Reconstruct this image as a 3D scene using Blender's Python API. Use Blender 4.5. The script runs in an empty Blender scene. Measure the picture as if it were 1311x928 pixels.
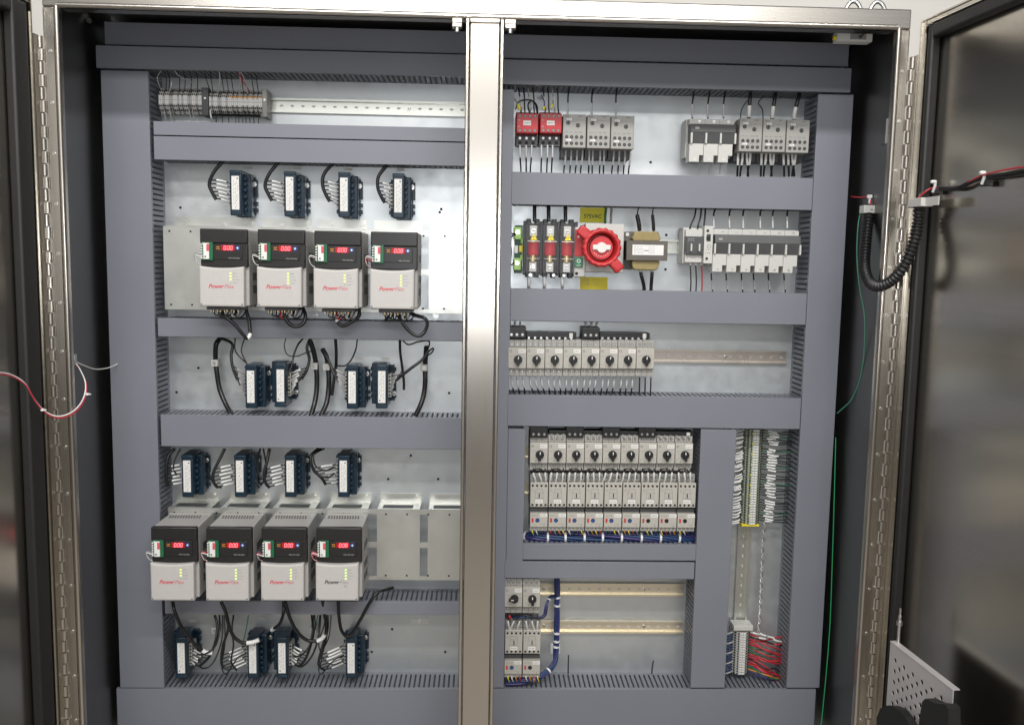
import bpy, bmesh, math, random
from mathutils import Vector, Matrix
random.seed(7)
S = bpy.context.scene
COL = S.collection
PI = math.pi

# ------------------------------------------------------------------ camera model
FPX = 1150.0; PW, PH = 1311.0, 928.0
CAM = Vector((0, -2.3, 1.5))
yaw, pit, rol = [math.radians(v) for v in (1.952, 6.328, 1.018)]
F = Vector((math.sin(yaw)*math.cos(pit), math.cos(yaw)*math.cos(pit), -math.sin(pit)))
R0 = Vector((math.cos(yaw), -math.sin(yaw), 0)); U0 = R0.cross(F)
RR = R0*math.cos(rol)+U0*math.sin(rol); UU = -R0*math.sin(rol)+U0*math.cos(rol)

def ray(px, py):
    return F*FPX+RR*(px-PW/2)-UU*(py-PH/2)
def at(px, py, Y):
    d = ray(px, py); return CAM+d*((Y-CAM.y)/d.y)
def at_plane(px, py, p, n):
    d = ray(px, py); return CAM+d*((p-CAM).dot(n)/d.dot(n))

# ------------------------------------------------------------------ materials
def new_mat(name):
    m = bpy.data.materials.new(name); m.use_nodes = True
    return m, m.node_tree.nodes, m.node_tree.links, m.node_tree.nodes['Principled BSDF']
def plastic(name, col, rough=.45, var=.08, bump=.0, scale=60, spec=.5, coat=0):
    m, n, l, b = new_mat(name)
    tc = n.new('ShaderNodeTexCoord')
    nz = n.new('ShaderNodeTexNoise'); nz.inputs['Scale'].default_value = scale; nz.inputs['Detail'].default_value = 5
    l.new(tc.outputs['Object'], nz.inputs['Vector'])
    mr = n.new('ShaderNodeMapRange'); mr.inputs[3].default_value = 1-var; mr.inputs[4].default_value = 1+var
    l.new(nz.outputs['Fac'], mr.inputs[0])
    mx = n.new('ShaderNodeMix'); mx.data_type = 'RGBA'; mx.blend_type = 'MULTIPLY'; mx.inputs[0].default_value = 1
    mx.inputs[6].default_value = (*col, 1); l.new(mr.outputs[0], mx.inputs[7])
    l.new(mx.outputs[2], b.inputs['Base Color'])
    r = n.new('ShaderNodeMapRange'); r.inputs[3].default_value = max(.05, rough-.08); r.inputs[4].default_value = rough+.08
    l.new(nz.outputs['Fac'], r.inputs[0]); l.new(r.outputs[0], b.inputs['Roughness'])
    b.inputs['Specular IOR Level'].default_value = spec
    if coat: b.inputs['Coat Weight'].default_value = coat
    if bump:
        bp = n.new('ShaderNodeBump'); bp.inputs['Strength'].default_value = bump; bp.inputs['Distance'].default_value = .002
        l.new(nz.outputs['Fac'], bp.inputs['Height']); l.new(bp.outputs[0], b.inputs['Normal'])
    return m
def metal(name, col, rough=.3, stretch=(1, 1, 60), var=.12, rvar=.1, metallic=1.0, scale=18, bump=.05, aniso=0.0, smear=0.0, smcol=(.4,.38,.35)):
    m, n, l, b = new_mat(name)
    tc = n.new('ShaderNodeTexCoord'); mp = n.new('ShaderNodeMapping'); mp.inputs['Scale'].default_value = stretch
    l.new(tc.outputs['Object'], mp.inputs['Vector'])
    nz = n.new('ShaderNodeTexNoise'); nz.inputs['Scale'].default_value = scale; nz.inputs['Detail'].default_value = 6
    l.new(mp.outputs[0], nz.inputs['Vector'])
    big = n.new('ShaderNodeTexNoise'); big.inputs['Scale'].default_value = 3.2; big.inputs['Detail'].default_value = 4
    l.new(tc.outputs['Object'], big.inputs['Vector'])
    mr = n.new('ShaderNodeMapRange'); mr.inputs[3].default_value = 1-var; mr.inputs[4].default_value = 1+var
    l.new(nz.outputs['Fac'], mr.inputs[0])
    mx = n.new('ShaderNodeMix'); mx.data_type = 'RGBA'; mx.blend_type = 'MULTIPLY'; mx.inputs[0].default_value = 1
    mx.inputs[6].default_value = (*col, 1); l.new(mr.outputs[0], mx.inputs[7])
    out = mx.outputs[2]
    if smear:
        m2 = n.new('ShaderNodeMix'); m2.data_type = 'RGBA'
        rp = n.new('ShaderNodeMapRange'); rp.inputs[1].default_value = .5; rp.inputs[2].default_value = .75; rp.inputs[4].default_value = smear
        l.new(big.outputs['Fac'], rp.inputs[0]); l.new(rp.outputs[0], m2.inputs[0])
        l.new(out, m2.inputs[6]); m2.inputs[7].default_value = (*smcol, 1); out = m2.outputs[2]
    l.new(out, b.inputs['Base Color'])
    ad = n.new('ShaderNodeMath'); ad.operation = 'ADD'
    l.new(nz.outputs['Fac'], ad.inputs[0]); l.new(big.outputs['Fac'], ad.inputs[1])
    r = n.new('ShaderNodeMapRange'); r.inputs[1].default_value = .6; r.inputs[2].default_value = 1.4
    r.inputs[3].default_value = max(.04, rough-rvar); r.inputs[4].default_value = rough+rvar
    l.new(ad.outputs[0], r.inputs[0]); l.new(r.outputs[0], b.inputs['Roughness'])
    b.inputs['Metallic'].default_value = metallic
    if aniso: b.inputs['Anisotropic'].default_value = aniso
    if bump:
        bp = n.new('ShaderNodeBump'); bp.inputs['Strength'].default_value = bump; bp.inputs['Distance'].default_value = .001
        l.new(nz.outputs['Fac'], bp.inputs['Height']); l.new(bp.outputs[0], b.inputs['Normal'])
    return m
def emit(name, col, st):
    m, n, l, b = new_mat(name)
    b.inputs['Base Color'].default_value = (*col, 1); b.inputs['Emission Color'].default_value = (*col, 1)
    b.inputs['Emission Strength'].default_value = st; return m
def clear(name, col=(.9, .9, .95), rough=.08, alpha=.22):
    m, n, l, b = new_mat(name)
    b.inputs['Base Color'].default_value = (*col, 1); b.inputs['Roughness'].default_value = rough
    b.inputs['Alpha'].default_value = alpha; b.inputs['Specular IOR Level'].default_value = .8
    return m
M = {}
M['duct'] = plastic('duct grey pvc', (.196, .205, .240), .42, .07, .02, 5)
M['duct_in'] = plastic('duct finger pvc', (.18, .192, .222), .5, .06, .0, 30)
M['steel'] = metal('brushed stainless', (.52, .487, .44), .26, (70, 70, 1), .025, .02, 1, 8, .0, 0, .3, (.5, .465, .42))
M['steel_h'] = metal('brushed stainless lengthwise', (.57, .54, .495), .27, (1, 70, 70), .025, .02, 1, 8, .0, 0, .3, (.5, .46, .4))
M['steel_door'] = metal('brushed stainless door', (.55, .52, .465), .22, (1, 1, 70), .08, .03, 1, 4, .0, 0, .4, (.47, .445, .395))
M['steel_in'] = metal('dull stainless inside', (.225, .225, .215), .34, (60, 60, 1), .08, .06, 1, 12, .0, 0, .4, (.13, .13, .125))  # same stainless as the frame, interior shade put into a darker colour
M['galv'] = metal('galvanised plate', (.59, .615, .625), .40, (1, 1, 1), .08, .13, .76, 34, .01, 0, .75, (.44, .48, .50))
M['zinc'] = metal('zinc plated sheet', (.64, .645, .61), .34, (1, 1, 1), .07, .12, .85, 22, .03, 0, .35, (.62, .62, .58))
M['rail'] = metal('zinc rail', (.66, .67, .62), .30, (1, 1, 1), .06, .06, .85, 10, .0)
M['rail_y'] = metal('yellow chromate rail', (.78, .71, .56), .30, (1, 1, 1), .06, .06, .85, 10, .0)
M['screw'] = metal('screw metal', (.7, .7, .68), .3, (1, 1, 1), .1, .1, 1, 200, .0)
M['brass'] = metal('brass', (.72, .55, .28), .35, (1, 1, 1), .1, .1, 1, 60, .02)
M['cream'] = plastic('warm grey plastic', (.46, .44, .395), .42, .05, .02, 80)
M['drive'] = plastic('drive cover plastic', (.53, .51, .49), .42, .04, .02, 80)
M['drive2'] = plastic('drive body plastic', (.42, .41, .395), .45, .05, .02, 80)
M['cream2'] = plastic('warm grey plastic darker', (.36, .35, .325), .45, .05, .02, 80)
M['grey'] = plastic('mid grey plastic', (.33, .325, .305), .45, .05, .02, 80)
M['ltgrey'] = plastic('light grey plastic', (.56, .56, .53), .42, .04, .02, 80)
M['dkgrey'] = plastic('dark grey plastic', (.075, .077, .08), .45, .1, .02, 80)
M['black'] = plastic('black plastic', (.016, .016, .017), .38, .15, .02, 80)
M['keypad'] = plastic('drive keypad black', (.018, .017, .017), .35, .12, .03, 120)
M['hole'] = plastic('dark recess', (.012, .012, .013), .7, .1)
M['rubber'] = plastic('rubber gasket', (.012, .012, .012), .55, .2, .1, 60)
M['cable'] = plastic('black cable', (.013, .013, .014), .36, .15, .0, 60)
M['white'] = plastic('white marker', (.78, .78, .76), .5, .04)
M['paper'] = plastic('paper label', (.74, .73, .70), .6, .05, .0, 90)
M['ink'] = plastic('faint print', (.22, .22, .24), .7, .2)
M['navy'] = plastic('navy resin', (.007, .024, .043), .34, .2, .05, 90)
M['red'] = plastic('red plastic', (.52, .022, .03), .35, .07, .0, 50)
M['red2'] = plastic('signal red plastic', (.56, .035, .04), .36, .08, .02, 60)
M['redwire'] = plastic('red wire', (.48, .03, .045), .4, .1)
M['greenwire'] = plastic('green wire', (.015, .16, .07), .42, .1)
M['bluewire'] = plastic('blue wire', (.014, .042, .125), .4, .2, .0, 40)
M['violet'] = plastic('violet wire', (.045, .035, .15), .4, .2)
M['yellow'] = plastic('yellow plastic', (.86, .70, .03), .45, .1)
M['orange'] = plastic('orange plastic', (.62, .25, .02), .45, .1)
M['lime'] = plastic('lime green plastic', (.36, .60, .16), .42, .1)
M['green'] = plastic('green plastic', (.02, .20, .09), .42, .1)
M['olive'] = plastic('yellow green sign', (.90, .83, .03), .5, .05)
M['pcb'] = plastic('circuit board green', (.012, .13, .055), .4, .25, .0, 200)
M['pinkred'] = plastic('pinkish red print', (.62, .10, .13), .5, .1)
M['bronze'] = plastic('transformer lamination', (.115, .105, .088), .42, .2, .05, 60)
M['tan'] = plastic('varnished winding', (.30, .235, .095), .4, .25, .1, 60)
M['bluebtn'] = plastic('blue button', (.03, .075, .28), .35, .1)
M['copper'] = plastic('fuse tube red', (.60, .03, .045), .5, .35, .0, 160)
M['clear'] = clear('clear polycarbonate', (.25, .245, .26), .10, .09)
M['sleeve'] = plastic('pale wire sleeve', (.52, .52, .52), .45, .12, .0, 90)
M['disp'] = emit('display glow', (.35, .0, .008), .3)
M['digit'] = emit('red digits', (1, .10, .12), 3.6)
M['led'] = emit('green led', (.62, 1, .12), 1.1)
M['leddim'] = plastic('unlit led', (.42, .44, .35), .4)
M['wall'] = plastic('painted wall', (.74, .72, .68), .6, .03, .05, 8)
M['floor'] = plastic('concrete floor', (.42, .38, .33), .55, .15, .1, 6)
M['perf'] = metal('pale perforated sheet', (.56, .53, .525), .5, (1, 1, 1), .06, .1, .3, 40, .02)
M['sage'] = plastic('pale green grey plastic', (.44, .48, .38), .45, .05)
M['palegrey'] = plastic('pale grey plastic', (.66, .65, .62), .45, .05)
M['gwire'] = plastic('grey wire', (.28, .28, .28), .45, .1)

# ------------------------------------------------------------------ mesh builder
class MB:
    def __init__(s, sc=.001):
        s.bm = bmesh.new(); s.sc = sc
    def _v(s, p): return s.bm.verts.new((p[0]*s.sc, p[1]*s.sc, p[2]*s.sc))
    def box(s, x0, x1, y0, y1, z0, z1, m=0, bev=0, seg=2):
        x0, x1 = min(x0, x1), max(x0, x1); y0, y1 = min(y0, y1), max(y0, y1); z0, z1 = min(z0, z1), max(z0, z1)
        v = [s._v(p) for p in ((x0,y0,z0),(x1,y0,z0),(x1,y1,z0),(x0,y1,z0),(x0,y0,z1),(x1,y0,z1),(x1,y1,z1),(x0,y1,z1))]
        fs = [s.bm.faces.new([v[i] for i in q]) for q in ((3,2,1,0),(4,5,6,7),(0,1,5,4),(1,2,6,5),(2,3,7,6),(3,0,4,7))]
        for f in fs: f.material_index = m
        if bev:
            es = list({e for f in fs for e in f.edges})
            r = bmesh.ops.bevel(s.bm, geom=es, offset=bev*s.sc, segments=seg, affect='EDGES', profile=.5, material=-1)
            for f in r['faces']: f.material_index = m; f.smooth = True
        return s
    def prism(s, poly, y0, y1, m=0, bev=0):          # poly in (x, z), anticlockwise seen from -y
        a = [s._v((x, y0, z)) for x, z in poly]; b = [s._v((x, y1, z)) for x, z in poly]
        fs = [s.bm.faces.new(a), s.bm.faces.new(b[::-1])]
        n = len(poly)
        for i in range(n): fs.append(s.bm.faces.new((a[i], b[i], b[(i+1)%n], a[(i+1)%n])))
        for f in fs: f.material_index = m
        bmesh.ops.recalc_face_normals(s.bm, faces=fs)
        if bev:
            es = [e for e in fs[0].edges]
            r = bmesh.ops.bevel(s.bm, geom=es, offset=bev*s.sc, segments=2, affect='EDGES', profile=.5, material=-1)
            for f in r['faces']: f.material_index = m
        return s
    def prism_x(s, poly, x0, x1, m=0):               # poly in (y, z) extruded along x
        a = [s._v((x0, y, z)) for y, z in poly]; b = [s._v((x1, y, z)) for y, z in poly]
        fs = [s.bm.faces.new(a), s.bm.faces.new(b[::-1])]; n = len(poly)
        for i in range(n): fs.append(s.bm.faces.new((a[i], b[i], b[(i+1)%n], a[(i+1)%n])))
        for f in fs: f.material_index = m
        bmesh.ops.recalc_face_normals(s.bm, faces=fs); return s
    def cyl(s, c, ax, r, h, seg=16, m=0, r2=None, smooth=True, rin=0):
        """centre of the base c, axis letter or vector, height h along it"""
        d = {'x': Vector((1,0,0)), 'y': Vector((0,-1,0)), 'z': Vector((0,0,1))}[ax] if isinstance(ax, str) else Vector(ax).normalized()
        u = d.orthogonal().normalized(); w = d.cross(u); c = Vector(c); r2 = r if r2 is None else r2
        A = []; B = []; A2 = []; B2 = []
        for i in range(seg):
            t = 2*PI*i/seg; o = u*math.cos(t)+w*math.sin(t)
            A.append(s._v(c+o*r)); B.append(s._v(c+d*h+o*r2))
            if rin: A2.append(s._v(c+o*rin)); B2.append(s._v(c+d*h+o*rin))
        fs = []
        for i in range(seg):
            j = (i+1)%seg
            f = s.bm.faces.new((A[i], A[j], B[j], B[i])); f.smooth = smooth; fs.append(f)
            if rin:
                f = s.bm.faces.new((A2[j], A2[i], B2[i], B2[j])); f.smooth = smooth; fs.append(f)
                fs.append(s.bm.faces.new((B[i], B[j], B2[j], B2[i]))); fs.append(s.bm.faces.new((A[j], A[i], A2[i], A2[j])))
        if not rin: fs.append(s.bm.faces.new(A[::-1])); fs.append(s.bm.faces.new(B))
        for f in fs:
            f.material_index = m
            if not f.smooth:
                for e_ in f.edges: e_.smooth = False
        return s
    def tube(s, pts, r, seg=8, m=0):
        pts = [Vector(p) for p in pts]; n = len(pts); rings = []
        up = None
        for i, p in enumerate(pts):
            t = (pts[min(i+1, n-1)]-pts[max(i-1, 0)])
            if t.length < 1e-9: t = Vector((0, 0, 1))
            t.normalize()
            if up is None: up = t.orthogonal().normalized()
            up = (up-t*up.dot(t))
            if up.length < 1e-6: up = t.orthogonal()
            up.normalize(); w = t.cross(up)
            rr = r[i] if isinstance(r, (list, tuple)) else r
            rings.append([s._v(p+(up*math.cos(2*PI*k/seg)+w*math.sin(2*PI*k/seg))*rr) for k in range(seg)])
        for i in range(n-1):
            for k in range(seg):
                f = s.bm.faces.new((rings[i][k], rings[i][(k+1)%seg], rings[i+1][(k+1)%seg], rings[i+1][k])); f.smooth = True; f.material_index = m
        for q_ in (rings[0][::-1], rings[-1]):
            f = s.bm.faces.new(q_); f.material_index = m
            for e_ in f.edges: e_.smooth = False
        return s
    def xform(s, mat):
        bmesh.ops.transform(s.bm, matrix=mat, verts=s.bm.verts)
        if mat.to_3x3().determinant() < 0: bmesh.ops.reverse_faces(s.bm, faces=s.bm.faces)
        return s
    def mesh(s, name, mats):
        me = bpy.data.meshes.new(name); s.bm.normal_update(); s.bm.to_mesh(me); s.bm.free()
        for k in (mats if isinstance(mats, (list, tuple)) else [mats]): me.materials.append(M[k] if isinstance(k, str) else k)
        return me
    def build(s, name, mats, parent=None, loc=None):
        o = bpy.data.objects.new(name, s.mesh(name, mats)); COL.objects.link(o)
        if parent: o.parent = parent
        if loc is not None: o.location = loc
        return o

def tag(o, label, cat, group=None, kind=None):
    o['label'] = label
    if cat: o['category'] = cat
    if group: o['group'] = group
    if kind: o['kind'] = kind
    return o
def thing(name, label, cat, loc, group=None):
    o = bpy.data.objects.new(name, None); COL.objects.link(o); o.location = loc; o.empty_display_size = .02
    return tag(o, label, cat, group)
def dup(root, loc, label=None, group=None, rot=None):
    r = root.copy(); COL.objects.link(r); r.location = loc
    if rot is not None: r.rotation_euler = rot
    if label: r['label'] = label
    if group: r['group'] = group
    for ch in list(root.children):
        c = ch.copy(); COL.objects.link(c); c.parent = r
        for g in list(ch.children):
            d = g.copy(); COL.objects.link(d); d.parent = c
    return r
ORD = ['first','second','third','fourth','fifth','sixth','seventh','eighth','ninth','tenth']
def text_mesh(name, txt, size, shear=0, bold=0, align='LEFT', xs=1):
    c = bpy.data.curves.new(name, 'FONT'); c.body = txt; c.size = size; c.shear = shear; c.offset = bold; c.align_x = align
    c.extrude = size*.012
    o = bpy.data.objects.new(name, c); COL.objects.link(o)
    bpy.context.view_layer.update()
    dg = bpy.context.evaluated_depsgraph_get()
    me = bpy.data.meshes.new_from_object(o.evaluated_get(dg))
    bpy.data.objects.remove(o); bpy.data.curves.remove(c)
    me.transform(Matrix(((xs,0,0,0),(0,0,-1,0),(0,1,0,0),(0,0,0,1))))
    me.name = name
    return me
def text(name, txt, size, mat, parent, loc, **k):
    me = text_mesh(name, txt, size, **k); me.materials.clear(); me.materials.append(M[mat])
    o = bpy.data.objects.new(name, me); COL.objects.link(o); o.parent = parent; o.location = loc; return o

def spline(P, n=8):
    P = [Vector(p) for p in P]
    if len(P) < 3: return [P[0].lerp(P[-1], i/6) for i in range(7)]
    out = []; Q = [P[0]*2-P[1]]+P+[P[-1]*2-P[-2]]
    for i in range(1, len(Q)-2):
        a, b, c, d = Q[i-1:i+3]
        for k in range(n):
            t = k/n
            out.append(.5*((2*b)+(c-a)*t+(2*a-5*b+4*c-d)*t*t+(3*b-a-3*c+d)*t**3))
    out.append(P[-1]); return out
def along(P, t0, t1):
    L = [0]
    for a, b in zip(P, P[1:]): L.append(L[-1]+(b-a).length)
    T = L[-1]; out = []
    def pt(x):
        for i in range(len(P)-1):
            if L[i+1] >= x-1e-9: return P[i].lerp(P[i+1], 0 if L[i+1] == L[i] else (x-L[i])/(L[i+1]-L[i]))
        return P[-1]
    out.append(pt(t0*T)); out += [p for p, l in zip(P, L) if t0*T < l < t1*T]; out.append(pt(t1*T)); return out
def wire(label, pts, r=.0014, mat='cable', sleeves=(), group=None, name='wire', cat='wire', parent=None, world=False, seg=7, n=8):
    """pts: (px, py, Y) in photo pixels, or world points; sleeves: (t0, t1, material, radius factor)"""
    P = [Vector(p) for p in pts] if world else [at(*p) for p in pts]
    o0 = Vector(P[0]) if parent is None else parent.matrix_world.translation.copy() if False else Vector(P[0])
    if parent is not None: o0 = Vector(parent['org'])
    Q = [p-o0 for p in spline(P, n)]
    o = MB(1).tube(Q, r, seg).build(name, mat, parent, o0 if parent is None else None)
    if parent is None: tag(o, label, cat, group)
    for t0, t1, sm, rf in sleeves:
        MB(1).tube(along(Q, t0, t1), r*rf, seg).build('marker_sleeve' if sm in ('white', 'sleeve') else 'ferrule', sm, o)
    return o

# ------------------------------------------------------------------ setting
YF = -.33                                                      # front plane of the cabinet frame
xl_o, xl_i = at(57, 100, YF).x, at(77, 100, YF).x
xr_i, xr_o = at(1145.5, 100, YF).x, at(1162, 100, YF).x
z_top = at(1160, 12, YF).z; z_lip = at(1110, 36.5, YF).z; z_bot = .13
fl = MB(1).box(-4, 4, -4, .62, -.05, 0).build('floor', 'floor'); tag(fl, 'grey concrete floor under the cabinet', None, None, 'structure')
wl = MB(1).box(-4, 4, .62, .72, 0, 3.4).build('wall', 'wall'); tag(wl, 'pale painted wall behind the cabinet', None, None, 'structure')

# ------------------------------------------------------------------ cabinet
cab = thing('control_cabinet', 'open stainless steel control cabinet with two doors and a centre post', 'cabinet', (0, 0, 0))
t = .003
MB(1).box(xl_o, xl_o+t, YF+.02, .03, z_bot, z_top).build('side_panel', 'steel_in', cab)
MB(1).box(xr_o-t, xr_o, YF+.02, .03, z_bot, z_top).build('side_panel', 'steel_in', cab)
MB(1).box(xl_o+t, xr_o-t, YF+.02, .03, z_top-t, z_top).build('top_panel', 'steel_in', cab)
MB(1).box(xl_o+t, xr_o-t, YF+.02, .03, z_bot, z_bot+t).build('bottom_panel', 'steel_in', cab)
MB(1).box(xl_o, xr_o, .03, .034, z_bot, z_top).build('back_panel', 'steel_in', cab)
MB(1).box(xl_o+.05, xr_o-.05, YF+.05, .0, 0, z_bot-.001).build('plinth', 'black', cab)
mb = MB(1)
zl = z_lip
mb.box(xl_o, xl_i, YF, YF+.02, z_bot, zl, 0, .003)
mb.tube([(xl_i-.001, YF-.004, z_bot+.04), (xl_i-.001, YF-.004, zl)], .006, 10).build('frame_post', 'steel', cab)
mb = MB(1).box(xr_i, xr_o, YF, YF+.02, z_bot, zl, 0, .003)
mb.tube([(xr_i+.001, YF-.004, z_bot+.04), (xr_i+.001, YF-.004, zl)], .006, 10).build('frame_post', 'steel', cab)
mb = MB(1); mb.box(xl_o, xr_o, YF, YF+.02, zl, z_top, 0, .003); mb.box(xl_i, xr_i, YF+.003, YF+.045, zl, zl+.003)
mb.tube([(xl_i, YF-.004, zl+.002), (xr_i, YF-.004, zl+.002)], .006, 10)
mb.build('frame_rail', 'steel_h', cab)
MB(1).box(xl_o, xr_o, YF+.001, YF+.021, z_bot, z_bot+.045).build('frame_rail', 'steel_h', cab)
# centre post
pm0, pm1 = at(593.5, 300, YF).x, at(641, 300, YF).x
pc = (pm0+pm1)/2; hw = (pm1-pm0)/2
mul = MB(1).box(pm0+.009, pm1-.009, YF-.002, YF+.03, z_bot+.04, zl-.002, 0, .002).build('centre_post', 'steel', cab)
mb = MB(1)
for sx in (-1, 1):
    mb.box(pc+sx*hw, pc+sx*(hw-.0075), YF-.012, YF+.05, z_bot+.04, zl-.004, 0, .002)
mb.box(pm0+.008, pm1-.008, YF-.008, YF, zl-.012, zl-.002, 0, .002)
mb.build('post_edge_strip', 'steel', mul)
for sx, x0, x1 in ((-1, 578.5, 592), (1, 646, 661)):
    a, b = at(x0, 30, YF).x, at(x1, 30, YF).x
    k = MB(1).box(a, b, YF-.006, YF+.012, zl-.022, zl-.0015, 0, .002)
    k.box(a+.002, b-.002, YF-.0066, YF-.006, zl-.0128, zl-.0118, 1)
    k = k.build('latch_bracket', ['steel', 'hole'], cab)
    MB(1).cyl(((a+b)/2, YF, zl-.030), 'z', .0055, .008, 12).build('screw', 'screw', k)
# lifting eyes on the roof
for px in (1093, 1124):
    p = at(px, 4, -.25)
    pts = [(p.x+.018*math.cos(q*PI/12), -.25, z_top+.006+.030*math.sin(q*PI/12)) for q in range(13)]
    pts = [(pts[0][0]+.006, -.25, z_top)]+pts+[(pts[-1][0]-.006, -.25, z_top)]
    MB(1).tube(pts, .005, 8).build('lifting_eye', 'screw', cab)
# screws under the roof at the far left corner
mb = MB(1)
for px, py in ((112, 22), (116, 28)):
    p = at(px, py, -.12); mb.cyl((p.x, -.12, p.z), 'y', .006, .01, 10)
mb.build('corner_bolt', 'screw', cab)
# piano hinges
def hinge(x, zt, sgn):
    mb = MB(1); z = zt; i = 0; pitch = .0262
    while z > z_bot+.06:
        q = i % 2
        mb.cyl((x+sgn*(.0018 if q else -.0012), YF-.007, z-pitch+.0012), 'z', .0062, pitch-.0024, 10, 0)
        z -= pitch; i += 1
    mb.cyl((x, YF-.007, z_bot+.06), 'z', .003, zt-z_bot-.06, 8, 1)
    h = mb.build('hinge', ['steel', 'dkgrey'], cab)
    lf = MB(1)
    lf.box(x+sgn*.006, x+sgn*.026, YF-.004, YF-.0005, z_bot+.06, zt, 0)
    zz = zt-.03
    while zz > z_bot+.1:
        lf.cyl((x+sgn*.018, YF-.004, zz), 'y', .0035, .0015, 10, 1); zz -= .105
    lf.build('hinge_leaf', ['steel', 'screw'], h)
zl_h = at(57, 47, YF).z; zr_h = at(1165, 74, YF).z
hinge(xl_o-.002, zl_h, 1); hinge(xr_o+.004, zr_h, -1)
# doors
def door(side, ang, W=.92, z1=2.1, pivot=None, g0=.034, g1=.062):
    """local frame: u away from the hinge towards the viewer, n towards the other door"""
    a = math.radians(ang)
    u = Vector((side*math.sin(a), -math.cos(a), 0)); n = Vector((-side*math.cos(a), -math.sin(a), 0))
    p = pivot
    T = Matrix(((u.x, n.x, 0, p.x), (u.y, n.y, 0, p.y), (0, 0, 1, 0), (0, 0, 0, 1)))
    z0 = z_bot+.02
    d = MB(1).box(.014, W, -.032, -.028, z0, z1).box(.014, .017, -.028, .0, z0, z1).box(W-.003, W, -.028, .0, z0, z1)
    d.box(.017, W-.003, -.028, 0, z1-.003, z1).box(.017, W-.003, -.028, 0, z0, z0+.003)
    d.box(.017, g0-.004, -.006, -.003, z0+.003, z1-.003).box(g0-.004, g0-.001, -.026, -.003, z0+.03, z1-.03)
    d.box(.033, W-.003, -.006, -.003, z1-.012, z1-.003)
    d = d.xform(T).build('door', 'steel_door', cab)
    g = MB(1).box(g0, g1, -.0275, -.004, z0+.03, z1-.012, 0, .006).box(W-.06, W-.034, -.0275, -.004, z0+.03, z1-.012, 0, .006)
    g.box(g1, W-.06, -.0275, -.004, z1-.042, z1-.012, 0, .006).box(g1, W-.06, -.0275, -.004, z0+.03, z0+.06, 0, .006)
    g.xform(T).build('gasket', 'rubber', d)
    s = MB(1).box(-.001, .016, .0006, .003, z0+.02, zl_h if side < 0 else zr_h).xform(T).build('hinge_flange', 'steel', d)
    return T, u, n, p
pl = Vector((xl_o-.006, YF-.012, 0)); pr = Vector((xr_o+.008, YF-.012, 0))
zd = at(1169, 28, YF-.02).z
TL = door(-1, 11, z1=zd, pivot=pl, g0=.021, g1=.066)
TR = door(1, 5, z1=zd, pivot=pr, g0=.034, g1=.050)

# ------------------------------------------------------------------ mounting panel
X0, X1 = at(128, 300, -.1).x, at(1088, 300, -.1).x
ZB, ZT = at(600, 1010, 0).z, at(600, 45, 0).z
pan = thing('mounting_panel', 'galvanised mounting panel on the back wall inside the cabinet', 'mounting panel', (0, 0, (ZB+ZT)/2))
MB(1).box(X0-.01, X1+.0, 0, .003, ZB-(ZB+ZT)/2, ZT-(ZB+ZT)/2).build('plate', 'galv', pan)
mb = MB(1); zc = (ZB+ZT)/2
for px, py in ((231,266),(563,272),(565,268),(254,471),(226,502),(575,503),(526,583),(497,613),(561,613),(502,805),(476,834),(570,834),(804,170),(833,208),(853,301),(852,345),(744,445),(880,700)):
    p = at(px, py, 0); mb.cyl((p.x, 0, p.z-zc), 'y', .0034, .0006, 10)
mb.build('drilled_holes', 'hole', pan)
mb = MB(1)
for px, py in ((287,288),(361,288),(425,287),(558,404),(557,290),(404,404)):
    p = at(px, py, 0); mb.cyl((p.x, 0, p.z-zc), 'y', .008, .0012, 14).cyl((p.x, -.0012, p.z-zc), 'y', .005, .004, 6)
mb.build('panel_bolts', 'screw', pan)
mb = MB(1)
for px, py in ((318,215),(381,215.5),(446,217),(513,217.5),(332,459),(367,458),(460,459),(494,459),(246,794),(335,791),(373,791),(693,126),(900,127),(980,131)):
    p = at(px, py, 0); mb.box(p.x-.010, p.x+.010, -.0012, 0, p.z-zc-.0035, p.z-zc+.0035)
mb.build('tag_stickers', 'ltgrey', pan)

# ------------------------------------------------------------------ wiring ducts
def duct(kind, a0, a1, b0, b1, label, Yf=-.10, walls=(1, 1), group='grey slotted wiring ducts with covers'):
    """kind h: a = x range, b = z range;  v: a = z range, b = x range"""
    L = a1-a0; W = b1-b0; ca, cb = (a0+a1)/2, (b0+b1)/2
    loc = (ca, 0, cb) if kind == 'h' else (cb, 0, ca)
    r = thing('wiring_duct', label, 'wiring duct', loc, group)
    rot = Matrix.Rotation(PI/2, 4, 'Y') if kind == 'v' else Matrix.Identity(4)
    e = Yf
    c = MB(1).box(-L/2, L/2, e, e+.0022, -W/2, W/2, 0, .0008)
    for sg in (-1, 1): c.box(-L/2, L/2, e+.0022, e+.010, sg*W/2, sg*(W/2-.0018))
    c.xform(rot).build('cover', 'duct', r)
    b = MB(1).box(-L/2, L/2, -.002, -.0003, -W/2+.0022, W/2-.0022)
    for sg, on in ((-1, walls[0]), (1, walls[1])):
        zz0, zz1 = sorted((sg*(W/2-.0020), sg*(W/2-.0038)))
        if not on:
            b.box(-L/2, L/2, e+.003, -.002, zz0, zz1); continue
        b.box(-L/2, L/2, -.012, -.002, zz0, zz1)
        p = .0127; n = int(L/p); off = (L-n*p)/2
        for i in range(n):
            x = -L/2+off+i*p
            b.box(x+.0023, x+p-.0023, e+.004, -.012, zz0, zz1)
        b.box(-L/2, L/2, e+.0022, e+.0125, zz0, zz1)
    b.xform(rot).build('slotted_base', 'duct_in', r)
    return r
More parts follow.
